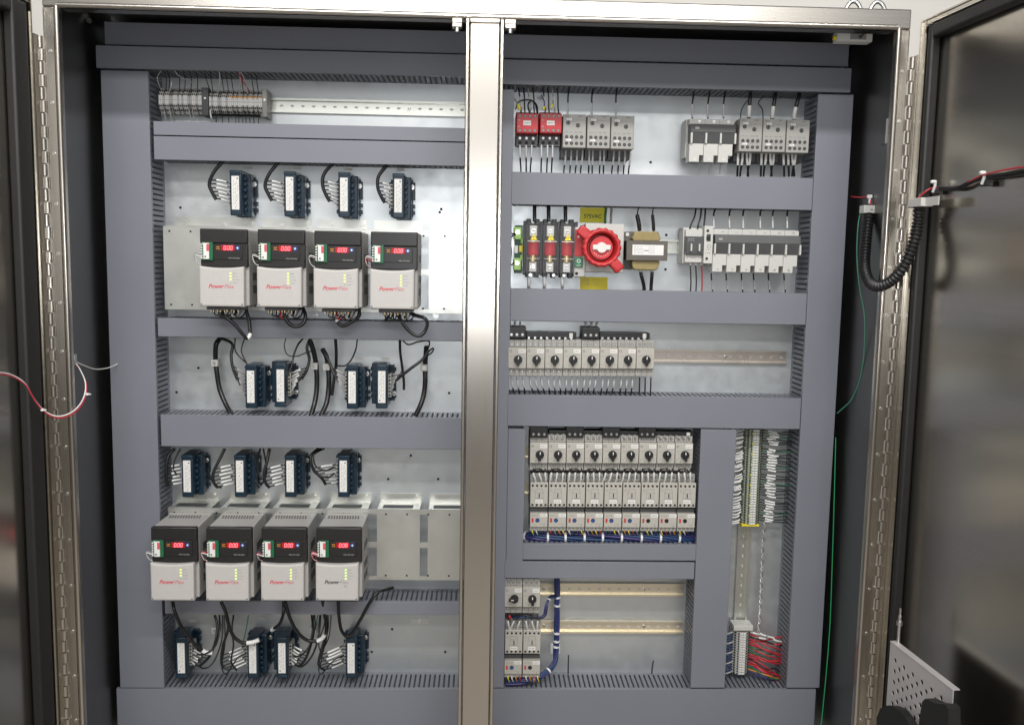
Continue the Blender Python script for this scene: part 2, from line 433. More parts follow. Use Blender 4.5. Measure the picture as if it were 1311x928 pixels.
def duct_h(x0, x1, yt, yb, xr, label, Yf=-.10, walls=(1, 1)):
    ym = (yt+yb)/2
    return duct('h', at(x0, ym, Yf).x, at(x1, ym, Yf).x, at(xr, yb, Yf).z, at(xr, yt, Yf).z, label, Yf, walls)
def duct_v(x0, x1, yt, yb, yr, label, Yf=-.10, walls=(1, 1)):
    xm = (x0+x1)/2
    z0, z1 = at(xm, yb, Yf).z, at(xm, yt, Yf).z
    return duct('v', z0, z1, at(x0, yr, Yf).x, at(x1, yr, Yf).x, label, Yf, walls)
YH = -.112
duct_h(123, 612, 64, 92.5, 350, 'long grey duct across the top of the left half, lower of two', YH)
duct_h(134, 612, 34, 62.5, 350, 'shaded grey duct under the cabinet roof on the left', -.10)
duct_h(628, 1090, 82, 113.4, 870, 'long grey duct across the top of the right half, lower of two', YH)
duct_h(628, 1087, 50, 80, 870, 'shaded grey duct under the cabinet roof on the right', -.10)
duct_v(141.5, 200, 91, 880, 490, 'full height grey duct along the left edge of the panel')
duct_v(1027.5, 1071, 120.5, 880, 500, 'full height grey duct along the right edge of the panel')
duct_h(196.5, 612, 157, 174.6, 275, 'narrow grey duct directly under the top left terminal row')
duct_h(197, 612, 176, 206, 275, 'grey duct between terminal row and first row of navy modules')
duct_h(202, 612, 410, 433.5, 390, 'grey duct behind the cable loops of the upper drives')
duct_h(206, 612, 533, 573, 390, 'wide grey duct between the two middle rows of navy modules')
duct_h(211, 612, 769.5, 786, 400, 'grey duct behind the lower drives, partly hidden')
duct_h(150, 612, 881.5, 945, 400, 'bottom grey duct of the left half')
duct_v(624, 655, 114.5, 880, 300, 'narrow upright grey duct just right of the centre post', -.098)
duct_h(655, 1040.5, 224.2, 265.5, 850, 'grey duct between red contactors and fuse block')
duct_h(653.5, 1032.5, 372.5, 413.2, 850, 'grey duct under the transformer and red rotary handle')
duct_h(650, 1025, 507.5, 547.2, 840, 'grey duct between the row of eight and the row of nine breakers')
duct_v(649.5, 671, 548.8, 719, 630, 'short upright grey duct left of the row of nine contactors')
duct_v(891.5, 936, 549.5, 880, 700, 'upright grey duct between the nine contactors and vertical terminal strip')
duct_h(669.5, 891, 696.2, 716.8, 780, 'grey duct just under the blue wire bundle of the nine overload relays')
duct_h(646, 889, 719.2, 740.5, 780, 'grey duct above the pair of yellowish rails')
duct_h(628, 1043, 882, 945, 840, 'bottom grey duct of the right half')

# ------------------------------------------------------------------ rails
def rail(x0, x1, y, xr, label, mat='rail', vertical=False):
    Y = -.0095
    if vertical:
        a, b = at(xr, x1, Y), at(xr, x0, Y); L = b.z-a.z; loc = (at(xr, y, Y).x, 0, (a.z+b.z)/2)
    else:
        a, b = at(x0, y, Y), at(x1, y, Y); L = b.x-a.x; loc = ((a.x+b.x)/2, 0, at(xr, y, Y).z)
    r = thing('din_rail', label, 'rail', loc, 'mounting rails')
    mb = MB(1)
    h = .0175
    mb.box(-L/2, L/2, -.0012, -.0002, -.0125, .0125)
    for s in (-1, 1):
        mb.box(-L/2, L/2, -.0085, -.0002, s*.0125, s*.0137); mb.box(-L/2, L/2, -.0095, -.0085, s*.0125, s*h)
    n = int(L/.026)
    for i in range(n):
        x = -L/2+(i+.5)*L/n
        mb.box(x-.004, x+.004, -.0014, -.0012, -.002, .002, 1)
    rot = Matrix.Rotation(PI/2, 4, 'Y') if vertical else Matrix.Identity(4)
    mb.xform(rot).build('profile', [mat, 'sleeve'], r)
    for k in (.22, .78):
        MB(1).cyl((-L/2+L*k, -.0012, 0), 'y', .0042, .0035, 12).cyl((-L/2+L*k, -.0047, 0), 'y', .0018, .0006, 8, 1).xform(rot).build('rail_screw', ['screw', 'hole'], r)
    return r
rail(201, 612, 136.5, 430, 'long silver rail carrying the small terminals at top left')
rail(798, 1020, 316, 866, 'silver rail between the transformer and small breaker')
M['rail_p'] = metal('pinkish zinc rail', (.70, .64, .58), .28, (1, 1, 1), .06, .06, .9, 10, .0)
rail(652, 1008, 456.8, 920, 'pinkish silver rail carrying the row of eight breakers', 'rail_p')
rail(672, 888, 580, 780, 'rail behind the row of nine breakers', 'rail_y')
rail(672, 888, 626, 780, 'rail behind the row of nine contactors', 'rail_y')
rail(646, 876, 755, 780, 'upper yellowish rail above the bottom right duct', 'rail_y')
rail(646, 875, 802.8, 780, 'lower yellowish rail above the bottom right duct', 'rail_y')
rail(552, 868, 700, 952.5, 'upright silver rail between the vertical terminal strip and lower terminals', 'rail', True)
rail(655, 811, 168, 740, 'rail behind the red contactors and grey relays')
rail(876, 1038, 172, 960, 'rail behind the three pole fuse holder and grey relays')

# ------------------------------------------------------------------ device prototypes (mm, y = 0 on the mounting panel)
def marks(mb, x0, x1, z, y, m, n=5, h=.9):
    w = (x1-x0)/n
    for i in range(n): mb.box(x0+i*w, x0+i*w+w*random.uniform(.45, .8), y-.25, y, z-h/2, z+h/2, m)
def label_plate(parent, x, z, w, h, y, name='label', lines=1, mat='paper'):
    mb = MB().box(x-w/2, x+w/2, y-.6, y, z-h/2, z+h/2, 0)
    for i in range(lines):
        zz = z+(i-(lines-1)/2)*h/(lines+.6)*-1
        marks(mb, x-w*.38, x+w*.38, zz, y-.6, 1, max(3, int(w/4)), min(1.6, h/(lines*2.6)))
    return mb.build(name, [mat, 'ink'], parent)
def screws(mb, xs, z, y, r=2.3, m=1, mh=2):
    for x in xs:
        mb.cyl((x, y, z), 'y', r+.8, .15, 12, mh); mb.cyl((x, y-.15, z), 'y', r, .4, 12, m); mb.box(x-r*.8, x+r*.8, y-.62, y-.55, z-.3, z+.3, mh)

def make_breaker(label, group, turned=False):
    r = thing('motor_breaker', label, 'breaker', (0, 0, 0), group)
    w = 22.1
    MB().box(-w, w, -78, -8, -46, 46, 0, 1.2).build('body', 'cream2', r)
    for s, nm in ((1, 'terminal_block'), (-1, 'terminal_block')):
        mb = MB()
        z0, z1 = (27, 45.5) if s > 0 else (-45.5, -25.5)
        mb.box(-w, w, -88, -77, z0, z1, 0, .8)
        zz = 34 if s > 0 else -33
        for x in (-13.5, 0, 13.5):
            mb.cyl((x, -88.05, zz), 'y', 3.5, .12, 14, 2); mb.cyl((x, -88.15, zz), 'y', 2.6, .5, 14, 1); mb.box(x-2, x+2, -88.75, -88.68, zz-.35, zz+.35, 2)
        for x in (-7, 7): mb.box(x-.4, x+.4, -88.15, -88, z0, z1, 2)
        mb.build(nm, ['cream2', 'screw', 'hole'], r)
    mb = MB().box(-w, w, -99, -77, -25.2, 26.5, 0, 1.2)
    mb.cyl((-16.5, -99, 18), 'y', 2.9, .2, 14, 1); mb.cyl((-16.5, -99.2, 18), 'y', 2.1, .3, 14, 0)
    marks(mb, -18, -6, 6, -99, 2, 3); marks(mb, 12, 20, -2, -99, 2, 2); marks(mb, -19, -13, -16, -99, 2, 2); marks(mb, 2, 19, 8.5, -99, 2, 5)
    for dx, dz in ((-14, -12), (14, -12), (-14, 2), (15, 2)): mb.box(dx-.6, dx+.6, -99.3, -99, dz-.6, dz+.6, 2)
    mb.box(-9, -7, -99.5, -99, -20.5, -19, 1)
    mb.build('front_housing', ['cream', 'hole', 'ink'], r)
    k = MB().cyl((2, -99, -3), 'y', 10.6, 5, 28, 0).cyl((2, -104, -3), 'y', 9.6, 6, 28, 0, 8.4)
    k.box(-1.4, 5.4, -111.5, -104, -17.5, 6.5, 0, 1.0)
    if turned: k.xform(Matrix.Translation((.002, 0, -.003)) @ Matrix.Rotation(PI/2, 4, 'Y') @ Matrix.Translation((-.002, 0, .003)))
    k = k.build('rotary_knob', 'black', r)
    q = MB().box(.9, 3.1, -111.9, -111.5, -1, 5.6, 0)
    if turned: q.xform(Matrix.Translation((.002, 0, -.003)) @ Matrix.Rotation(-PI/2, 4, 'Y') @ Matrix.Translation((-.002, 0, .003)))
    q.build('pointer', 'white', k)
    label_plate(r, 11.3, 18, 17.5, 9.5, -99)
    return r

def make_contactor(label, group):
    r = thing('contactor', label, 'contactor', (0, 0, 0), group)
    w = 22.2
    MB().box(-w, w, -72, -8, -42, 42, 0, 1.2).build('body', 'cream2', r)
    mb = MB().box(-w, w, -80, -71, 33, 52, 0, .8)
    for x in (-15, -5, 5, 15):
        mb.cyl((x, -80.02, 42), 'y', 3.2, .15, 12, 2); mb.cyl((x, -80.1, 42), 'y', 2.3, .5, 12, 1)
    for x in (-10, 0, 10): mb.box(x-.5, x+.5, -80.2, -80, 34, 51, 2)
    mb.build('terminal_block', ['grey', 'screw', 'hole'], r)
    mb = MB().box(-w, w, -97, -71, -31, 32, 0, 1.4)
    for x in (-16.5, -5.5, 5.5, 16.5): mb.cyl((x, -97, 24), 'y', 3.0, .2, 12, 1)
    for x in (-16.5, -5.5, 5.5, 16.5): mb.cyl((x, -97, -25), 'y', 3.0, .2, 12, 1)
    mb.cyl((-16.5, -97, 13), 'y', 2.6, .2, 12, 2); mb.cyl((-16.5, -97.2, 13), 'y', 1.8, .2, 12, 0)
    for x0, x1, z0, z1 in ((-9, 9, 15, 15.7), (-9, -8.3, 7, 15), (8.3, 9, 7, 15), (-12, 12, 6.3, 7), (-10, -9.3, -8, 6), (9.3, 10, -8, 6), (-12, 12, -9, -8.3)):
        mb.box(x0, x1, -97.2, -97, z0, z1, 2)
    mb.box(-4.5, 4.5, -98.2, -97, -7, 6, 0, .4); mb.box(-1, 1.4, -98.6, -98.2, -6, 5, 1)
    marks(mb, -18, 18, 28.5, -97, 2, 4, .8); marks(mb, -18, 18, -29, -97, 2, 4, .8)
    mb.build('front_housing', ['cream', 'hole', 'ink'], r)
    label_plate(r, 0, -16.5, 18.5, 9.5, -97)
    return r

def make_overload(label, group, dial='bluebtn'):
    r = thing('overload_relay', label, 'overload relay', (0, 0, 0), group)
    w = 22.2
    MB().box(-w, w, -84, -25, -23, 34, 0, 1).build('connection_base', 'dkgrey', r)
    mb = MB().box(-w, w, -98, -40, -12.5, 23.5, 0, 1.2)
    marks(mb, 4, 18, -4, -98, 1, 3); mb.box(-8, -6.5, -98.2, -98, -6.5, -5, 1); mb.box(12, 14.5, -98.2, -98, -9.5, -7, 1); marks(mb, -18, -2, 18.5, -98, 1, 4)
    mb.build('front_housing', ['cream', 'ink'], r)
    mb = MB().box(-w, w, -93, -40, -23, -12.8, 0, .8)
    for x in (-15.5, -5.2, 5.2, 15.5): mb.cyl((x, -93, -17.5), 'y', 2.7, .15, 12, 2); mb.cyl((x, -93.1, -17.5), 'y', 1.9, .4, 12, 1)
    mb.build('terminal_block', ['cream2', 'screw', 'hole'], r)
    MB().box(-18.2, -13.6, -99.6, -98, 1, 11, 0, .5).build('reset_button', 'red2', r)
    d = MB().cyl((-3.5, -98, 5.5), 'y', 5.2, .8, 20, 1).cyl((-3.5, -98.8, 5.5), 'y', 3.9, 1.6, 20, 0)
    d.build('dial', [dial, 'black'], r)
    label_plate(r, 12, 18.5, 18.5, 9, -98)
    return r

def place(proto, used, loc, label, group=None):
    if not used[0]:
        used[0] = True; proto.location = loc; proto['label'] = label
        if group: proto['group'] = group
        return proto
    return dup(proto, loc, label, group)
def L0(px, py, Y):
    p = at(px, py, Y); return (p.x, 0, p.z)
def grid(px, py, Y, n, pitch):       # equally spaced on the same level
    a = at(px, py, Y); return [(a.x+i*pitch, 0, a.z) for i in range(n)]

pb = make_breaker('', 'grey motor breakers with black rotary knobs'); ub = [False]
a3 = at(662.3, 458.6, -.098); b3 = at(826.2, 459.0, -.098)
near = ['nearest the centre post', 'second from the centre post', 'third from the centre post', 'fourth from the centre post', 'fifth from the centre post', 'third from the right', 'second from the right', 'at the right end, lacking a label']
row3 = []
for i in range(8):
    t_ = i/7; loc = (a3.x+(b3.x-a3.x)*t_, 0, a3.z+(b3.z-a3.z)*t_)
    o = place(pb, ub, loc, 'grey motor breaker in the row of eight, '+near[i]); row3.append(o)
    if i == 7:
        for c in list(o.children):
            if c.name.startswith('label'): bpy.data.objects.remove(c)
a4 = at(690, 580, -.098); b4 = at(875.8, 580.6, -.098)
near9 = ['at the left end', 'second from the left', 'third from the left', 'fourth from the left', 'in the middle', 'fourth from the right', 'third from the right', 'second from the right', 'at the right end']
row4 = []
for i in range(9):
    t_ = i/8; row4.append(place(pb, ub, (a4.x+(b4.x-a4.x)*t_, 0, a4.z+(b4.z-a4.z)*t_), 'grey motor breaker in the row of nine, '+near9[i]))
dup(pb, L0(680.5, 764.5, -.098), 'grey motor breaker with upright knob at the left end of the yellowish rail')
make_breaker('grey motor breaker with its black knob turned sideways, beside the centre post', 'grey motor breakers with black rotary knobs', True).location = L0(657.5, 764.2, -.098)

rj = random.Random(5)
for o in bpy.data.objects:
    if o.name.startswith('rotary_knob'):
        o.matrix_local = Matrix.Translation((.002, 0, -.003)) @ Matrix.Rotation(math.radians(rj.uniform(-5, 5)), 4, 'Y') @ Matrix.Translation((-.002, 0, .003)) @ o.matrix_local
pc_ = make_contactor('', 'grey contactors with white labels'); uc = [False]
a5 = at(690.2, 633.5, -.096); b5 = at(879.5, 634.2, -.096); row4c = []
for i in range(9):
    t_ = i/8; row4c.append(place(pc_, uc, (a5.x+(b5.x-a5.x)*t_, 0, a5.z+(b5.z-a5.z)*t_), 'grey contactor in the row of nine, '+near9[i]))
dup(pc_, L0(657.8, 821.5, -.096), 'grey contactor of the lower pair, nearest the centre post')
dup(pc_, L0(681, 821.5, -.096), 'grey contactor of the lower pair, beside the blue harness')
po = make_overload('', 'grey overload relays with red buttons'); uo = [False]
pg = make_overload('', 'grey overload relays with red buttons', 'black'); ug = [False]
a6 = at(689.8, 668.3, -.097); b6 = at(878.4, 669.2, -.097)
for i in range(9):
    t_ = i/8; loc = (a6.x+(b6.x-a6.x)*t_, 0, a6.z+(b6.z-a6.z)*t_)
    place(po if i < 6 else pg, uo if i < 6 else ug, loc, 'grey overload relay with %s dial, %s of the row of nine' % ('blue' if i < 6 else 'black', near9[i]))
dup(po, L0(656.8, 856.5, -.097), 'small grey overload relay with blue dial at the bottom, beside the centre post')
dup(pg, L0(680.2, 856.5, -.097), 'small grey overload relay with black dial at the bottom, above the blue harness')

# feed terminals and comb busbars
def feed_block(px, py, label):
    r = thing('feed_terminal', label, 'terminal', L0(px, py, -.098), 'black feed terminals on the busbars')
    mb = MB().box(-22, 22, -96, -40, -14, 14, 0, 1.5)
    for x in (-13.5, 0, 13.5): mb.box(x-5, x+5, -97, -96, -8, 10, 0, .4)
    mb.build('body', 'black', r)
    for x in (-13.5, 0, 13.5):
        MB().cyl((x, -97, -5), 'y', 3.1, .5, 12, 0).box(x-2.4, x+2.4, -97.6, -97.5, -5.4, -4.6, 1).build('screw', ['screw', 'hole'], r)
    return r
def busbar(x0, x1, y0, y1, label):
    a, b = at(x0, y0, -.09), at(x1, y1, -.09)
    r = thing('comb_busbar', label, 'busbar', ((a.x+b.x)/2, 0, (a.z+b.z)/2), 'black comb busbars')
    w = (b.x-a.x)*500; h = (a.z-b.z)*500
    mb = MB().box(-w, w, -88, -50, -h, h, 0, 1)
    n = int(2*w/15)
    for i in range(n): mb.box(-w+i*15+4, -w+i*15+9, -91, -84, -h-3, -h+3, 1)
    mb.build('bar', ['black', 'screw'], r)
    MB().box(w-18, w-9, -90, -88, -h+1, h-1.5, 0, .5).build('end_cap', 'ltgrey', r)
    return r
feed_block(662, 425.8, 'black feed terminal on the row of eight, beside the centre post')
feed_block(756.5, 426.5, 'black feed terminal in the middle of the row of eight')
busbar(674, 738, 424.8, 433.5, 'black comb busbar on the first four breakers of the row of eight')
busbar(768, 832, 425.5, 434, 'black comb busbar on the last four breakers of the row of eight')
for i, px in enumerate((690, 736.4, 782.8, 829)):
    feed_block(px, 553.5, 'black feed terminal above the row of nine, '+['at the left end', 'second from the left', 'second from the right', 'at the right'][i])
busbar(703, 888, 551, 558.8, 'long black comb busbar along the top of the row of nine breakers')

# big grey relays of the upper right row
def make_relay(label, group):
    r = thing('monitoring_relay', label, 'relay', (0, 0, 0), group)
    w = 27.8
    MB().box(-w, w, -60, -8, -58, 36, 0, 1.2).build('base', 'dkgrey', r)
    mb = MB().box(-w, w, -104, -58, -39, 39.5, 0, 1.5)
    mb.box(-w+3, -w+14, -104.2, -104, 33, 36, 1); mb.box(8, 18, -104.2, -104, 34, 36.5, 1)
    mb.cyl((-4, -104, 25), 'y', 4, .2, 14, 1); mb.cyl((-4, -104.2, 25), 'y', 3.2, .2, 14, 0)
    marks(mb, 4, 14, 26, -104, 1, 3)
    for z in (-10.5, -26):
        marks(mb, -22, 22, z+8.2, -104, 1, 4, 1.6)
    mb.build('housing', ['grey', 'ink'], r)
    mb = MB()
    for z in (-13.5, -28.5):
        for x in (-18.5, -6.5, 5.5, 17.5): mb.cyl((x, -104, z), 'y', 4.0, .25, 14, 0); mb.cyl((x, -104.2, z), 'y', 2.4, .2, 10, 1)
    mb.build('terminal_screws', ['hole', 'dkgrey'], r)
    for x, z in ((-15.5, 20), (8, 14)):
        k = MB().cyl((x, -104, z), 'y', 5.0, .6, 18, 0).cyl((x, -104.6, z), 'y', 3.9, 1.8, 18, 1).box(x-.7, x+.7, -106.7, -106.4, z-3, z+3, 0)
        k.build('dial', ['hole', 'dkgrey'], r)
    label_plate(r, -13, 27.5, 12, 4.5, -104, lines=1, mat='white'); label_plate(r, -14, -20.5, 12, 4.6, -104, lines=1, mat='white')
    return r
pr_ = make_relay('', 'grey relays with two rows of terminal holes'); ur = [False]
for px, py, lb in ((735.5, 168.3, 'grey relay right beside the red contactors'), (766.5, 169, 'middle grey relay of the three beside the red contactors'), (797, 170, 'grey relay farthest from the red contactors in their trio'),
                   (961.2, 173.3, 'grey relay right beside the three pole fuse holder'), (991.3, 174, 'middle grey relay of the trio beside the three pole fuse holder'), (1021.6, 175, 'grey relay at the far right, against the right hand duct')):
    place(pr_, ur, L0(px, py, -.104), lb)

# red safety contactors
def make_red(label, loc):
    r = thing('safety_contactor', label, 'contactor', loc, 'red faced safety contactors')
    w = 26
    MB().box(-w, w, -62, -8, -45, 32, 0, 1.2).build('body', 'dkgrey', r)
    mb = MB().box(-w, w, -72, -60, -50, -24, 0, 1)
    for x in (-16, 0, 16): mb.cyl((x, -72, -42), 'y', 4.4, .3, 12, 1); mb.cyl((x, -72.3, -31), 'y', 3.2, .4, 12, 2)
    mb.build('terminal_block', ['dkgrey', 'hole', 'screw'], r)
    mb = MB().box(-w, w, -104, -61, -23, 23, 0, 1.5)
    for z in (16.5, -17):
        for x in (-18, -6, 6, 18): mb.cyl((x, -104, z), 'y', 4.2, .2, 12, 2); mb.cyl((x, -104.2, z), 'y', 3.2, .5, 12, 1); mb.box(x-2.4, x+2.4, -104.9, -104.7, z-.5, z+.5, 2)
    marks(mb, -22, -16, 7, -104, 1, 1, 2.5); marks(mb, -22, -16, -8, -104, 1, 1, 2.5)
    mb.build('front_housing', ['red', 'grey', 'hole'], r)
    mb = MB().box(-10, 8.5, -104.7, -104, -5, 6, 0); marks(mb, -8, 7, 0, -104.7, 1, 5, 2); mb.build('label', ['paper', 'ink'], r)
    return r
make_red('red faced safety contactor nearest the centre post', L0(675.3, 158, -.104))
make_red('red faced safety contactor next to the grey relays', L0(705.5, 158, -.104))

# fuse holders with black bar and pale pull handles
def make_fuse_holder(label, n, pitch, loc, top, extra_left=0):
    r = thing('fuse_holder', label, 'fuse holder', loc)
    W = n*pitch/2
    MB().box(-W-6, W, -56, -8, -52, 40, 0, 1.5).build('base', 'ltgrey', r)
    mb = MB().box(-W-3, W+1, -80, -55, 25, top, 0, 1.2)
    for i in range(n):
        x = -W+(i+.5)*pitch; mb.cyl((x+4, -80, (25+top)/2+1), 'y', 3.2, .3, 12, 1); mb.box(x+2, x+6, -80.4, -80.3, (25+top)/2+.5, (25+top)/2+1.3, 2)
        if i: mb.box(-W+i*pitch-.4, -W+i*pitch+.4, -80.2, -80, 25, top, 2)
    mb.build('terminal_cover', ['ltgrey', 'screw', 'ink'], r)
    mb = MB().prism_x([(-92, 24.5), (-96, 6), (-90, -22), (-50, -22), (-50, 24.5)], -W, W+1, 0)
    mb.build('bar_cover', 'dkgrey', r)
    for i in range(n+1):
        x = -W+i*pitch; MB().box(x-2.2, x+2.2, -99, -90, -22, 3, 0, .6).build('divider', 'ltgrey', r)
    mk = MB().box(-W+8, -W+18, -96.5, -94, 11, 17)
    mk.build('printed_mark', 'grey', r)
    for i in range(n):
        x0 = -W+i*pitch-3.5; x1 = x0+pitch-.8
        q = MB().prism([(x0, -22.3), (x0, -66), (x1-10, -66), (x1-10, -50), (x1, -50), (x1, -22.3)], -92, -55, 0, .8)
        q.cyl(((x0+x1)/2-3, -92.1, -59), 'y', 3, .4, 12, 1)
        q.build('fuse_handle', ['white' if False else 'ltgrey', 'screw'], r)
    return r
make_fuse_holder('three pole pale fuse holder with dark bar beside the grey relays', 3, 35.5, L0(913, 172.5, -.092), 38)
make_fuse_holder('long six pole pale fuse holder with dark bar in the second row', 6, 35.2, L0(969.5, 314.5, -.092), 38)
# two pole breaker + auxiliary block
r = thing('circuit_breaker', 'small two pole circuit breaker at the left end of the long fuse holder', 'breaker', L0(889, 314.5, -.088))
MB().box(-23, 22.5, -62, -8, -44, 44, 0, 1.2).build('body', 'ltgrey', r)
for za, zb in ((22, 40), (-41, -22)):
    mb = MB().box(-20, 22.5, -76, -60, za, zb, 0, 1)
    for x in (-9, 11): mb.cyl((x, -76, (za+zb)/2), 'y', 3.2, .3, 12, 1)
    mb.build('terminal_block', ['ltgrey', 'screw'], r)
mb = MB().box(-20, 22.5, -88, -60, -21, 21.5, 0, 1); marks(mb, -16, 2, 16, -88, 1, 3, 1.6); marks(mb, -16, 2, 12, -88, 1, 3, 1.6)
mb.build('front_housing', ['dkgrey', 'grey'], r)
for x in (-9, 11): MB().box(x-2, x+2, -98, -88, -14, 4, 0, .8).build('toggle', 'ltgrey', r)
r = thing('auxiliary_block', 'slim pale auxiliary block between small breaker and long fuse holder', 'auxiliary block', L0(907, 313.5, -.088))
mb = MB().box(-11, 11, -88, -8, -46, 46, 0, 1.2)
for z, rr in ((34, 3.5), (-34, 3.5)): mb.cyl((-3, -88, z), 'y', rr, .3, 12, 1)
mb.box(-5, 5, -88.4, -88, 8, 26, 3); marks(mb, -6, 8, -12, -88, 2, 3, 1.5); mb.cyl((1, -88, -4), 'y', 5, .4, 14, 2); mb.cyl((1, -88.4, -4), 'y', 3.6, .5, 14, 0)
marks(mb, -7, 7, -20, -88, 2, 3, 2.2)
mb.build('body', ['ltgrey', 'hole', 'ink', 'dkgrey'], r)
MB().box(-6, 3, -91, -88, 12, 22, 0, 1).build('slider', 'black', r)

# ------------------------------------------------------------------ three pole power fuse block
r = thing('power_fuse_block', 'black three pole fuse block with clear covers over red fuses', 'fuse block', L0(705, 318, -.085))
mb = MB().box(-63, 64, -45, -8, -62, 62, 0, 2)
for x in (-63, -21, 21, 64): mb.box(x-3.5, x+3.5, -62, -44, -66, 66, 0, 1)
for x in (-53, -32, -11, 10, 32, 53):
    mb.box(x-6, x+6, -52, -20, 58, 72, 0, 1.5); mb.box(x-6, x+6, -52, -20, -72, -58, 0, 1.5)
mb.build('base', 'black', r)
for i, x in enumerate((-42, 0, 42)):
    f = MB().cyl((x, -60, -17), 'z', 14, 31, 20, 0).build('fuse', 'copper', r)
    MB().cyl((x, -60, -33), 'z', 11, 16, 18, 0).cyl((x, -60, 14), 'z', 12, 8, 18, 0).build('fuse_cap', 'brass', f)
    for z in (42, -45):
        lg = MB().box(x-9, x+9, -66, -44, z-13, z+13, 0, 1).cyl((x, -66, z), 'y', 6, 2, 14, 1).box(x-4.5, x+4.5, -68.4, -68, z-.7, z+.7, 2).build('lug', ['paper', 'screw', 'hole'], r)
    s = MB().prism([(x-8.5, 20), (x+8.5, 20), (x, 35)], -86.9, -86.2, 0).build('warning_label', ['yellow'], r)
    MB().prism([(x-1.6, 27), (x+1.2, 30.5), (x+.4, 27), (x+1.8, 27), (x-1.0, 22.2), (x-.2, 25.6), (x-1.8, 25.6)], -87.3, -86.9, 0).build('bolt_mark', 'ink', s)
    mb = MB().box(x-15, x+15, -86.8, -86.2, 15.8, 17.4, 0).box(x-15, x+15, -86.8, -86.2, -26, -25, 0); mb.build('cover_stripe', 'white', r)
    c = MB().box(x-19, x+19, -86, -83.5, -60, 60, 0, 1).box(x-19, x-17, -83, -46, -60, 60, 0).box(x+17, x+19, -83, -46, -60, 60, 0).box(x-17, x+17, -83, -46, 58, 60, 0).box(x-17, x+17, -83, -46, -60, -58, 0)
    c.build('clear_cover', 'clear', r)
    MB().cyl((x-6+(i%2)*16, -62, -66), 'y', 4, 3, 12).build('screw', 'screw', r)
# green ground terminals
r = thing('ground_terminal', 'pair of lime green ground terminals with a black jumper, left of the fuse block', 'ground terminal', L0(663.5, 319, -.06))
MB().box(-8, 12, -22, -8, -60, 60, 0, 1).build('base', 'pcb', r)
for z in (38, -38):
    mb = MB().box(-11, 8, -52, -20, z-14, z+16, 0, 2).cyl((-2, -52, z+4), 'y', 6, 1, 14, 1).box(-5.5, 1.5, -53.6, -53, z+3.2, z+4.8, 2).box(6, 13, -46, -20, z*.55-7, z*.55+7, 0, 1)
    mb.build('clamp', ['lime', 'screw', 'hole'], r)
MB().box(-9, 0, -40, -20, -10, 9, 0, 1).build('label', 'white', r)
MB().box(3, 12, -44, -20, -7, 9, 0, 1).build('label', 'yellow', r)
r['org'] = tuple(r.location)
wire('', [(655, 299.5, -.05), (660, 300, -.06), (652, 306, -.07), (654.5, 320, -.075), (653.5, 338, -.07), (659, 336, -.06)], .0016, 'cable', name='jumper_wire', parent=r)

# ------------------------------------------------------------------ rotary disconnect
c0 = at(771.5, 317, -.13)
r = thing('rotary_disconnect', 'red rotary disconnect switch with large red ring handle and pale centre', 'disconnect switch', (c0.x, 0, c0.z))
b = MB().box(-62, -34, -70, -8, -72, 50, 0, 2).box(-34, 62, -60, -8, -60, 60, 0, 2).build('body', 'ltgrey', r)
p1 = MB().box(-62, -42, -74, -70, -22, 44, 0, 1); p1.prism([(-56, 24), (-50, 24), (-53, 31)], -74.6, -74, 1); p1 = p1.build('nameplate', ['red', 'white'], r)
p2 = MB().box(-62, -41, -76, -70, -48, -24, 0, 1).cyl((-51, -76, -33), 'y', 5, .5, 18, 1, rin=3).build('off_plate', ['green', 'white'], r)
text('off_text', 'OFF', .0062, 'white', p2, (-.051, -.0764, -.046), align='CENTER')
MB().cyl((-55, -70, -64), 'y', 4, .5, 14).build('mounting_hole', 'hole', r)
# handle ring with scalloped rim
mb = MB(1); seg = 72; R1, R2 = .0465, .034
rings = []
for i in range(seg):
    a = 2*PI*i/seg; ro = R1+.0016*math.cos(a*18)
    rings.append([mb.bm.verts.new((rad*math.cos(a), y, rad*math.sin(a))) for rad, y in ((ro-.004, -.075), (ro, -.085), (ro, -.118), (ro-.003, -.124), (R2+.0045, -.124), (R2+.0025, -.12), (R2-.002, -.088), (R2-.004, -.082))])
for i in range(seg):
    for k in range(7):
        f = mb.bm.faces.new((rings[i][k], rings[(i+1)%seg][k], rings[(i+1)%seg][k+1], rings[i][k+1])); f.smooth = k not in (0,)
bmesh.ops.recalc_face_normals(mb.bm, faces=mb.bm.faces)
mb.cyl((0, -.075, 0), 'y', .042, .009, 48)
hd = mb.build('handle_ring', 'red2', r)
for ang in (141, -49):
    a = math.radians(ang)
    q = MB().box(40, 72, -122, -92, -12.5, 12.5, 0, 5, 3).box(50, 67, -122.8, -122, -7, -5.2, 1).box(64.5, 66.3, -122.8, -122, -7, 6, 1)
    q.xform(Matrix.Rotation(-a, 4, 'Y')).build('grip_arm', ['red2', 'red'], hd)
hub = MB().cyl((0, -84, 0), 'y', 28.5, 26, 40, 0, 27.5)
for k in range(12): hub.box(-.6, .6, -110.3, -110, 20, 25, 1) if False else None
hub = hub.build('hub', 'red2', r)
mb = MB().cyl((0, -110, 0), 'y', 13.5, 8, 32, 0, 12).box(-22, 22, -117, -110, -6, 7, 0, 2.5)
mb.build('centre_knob', 'paper', hub)
mb = MB()
for k in range(9):
    a = math.radians(200+k*17); mb.box(-.9, .9, -110.4, -110, -.9, .9, 0)
    bmesh.ops.translate(mb.bm, verts=mb.bm.verts[-8:], vec=(.021*math.cos(a), 0, .021*math.sin(a)))
mb.build('printed_mark', 'paper', hub)
MB().cyl((46, -60, -30), 'y', 8, 2, 18, 0).build('screw', 'white', r)

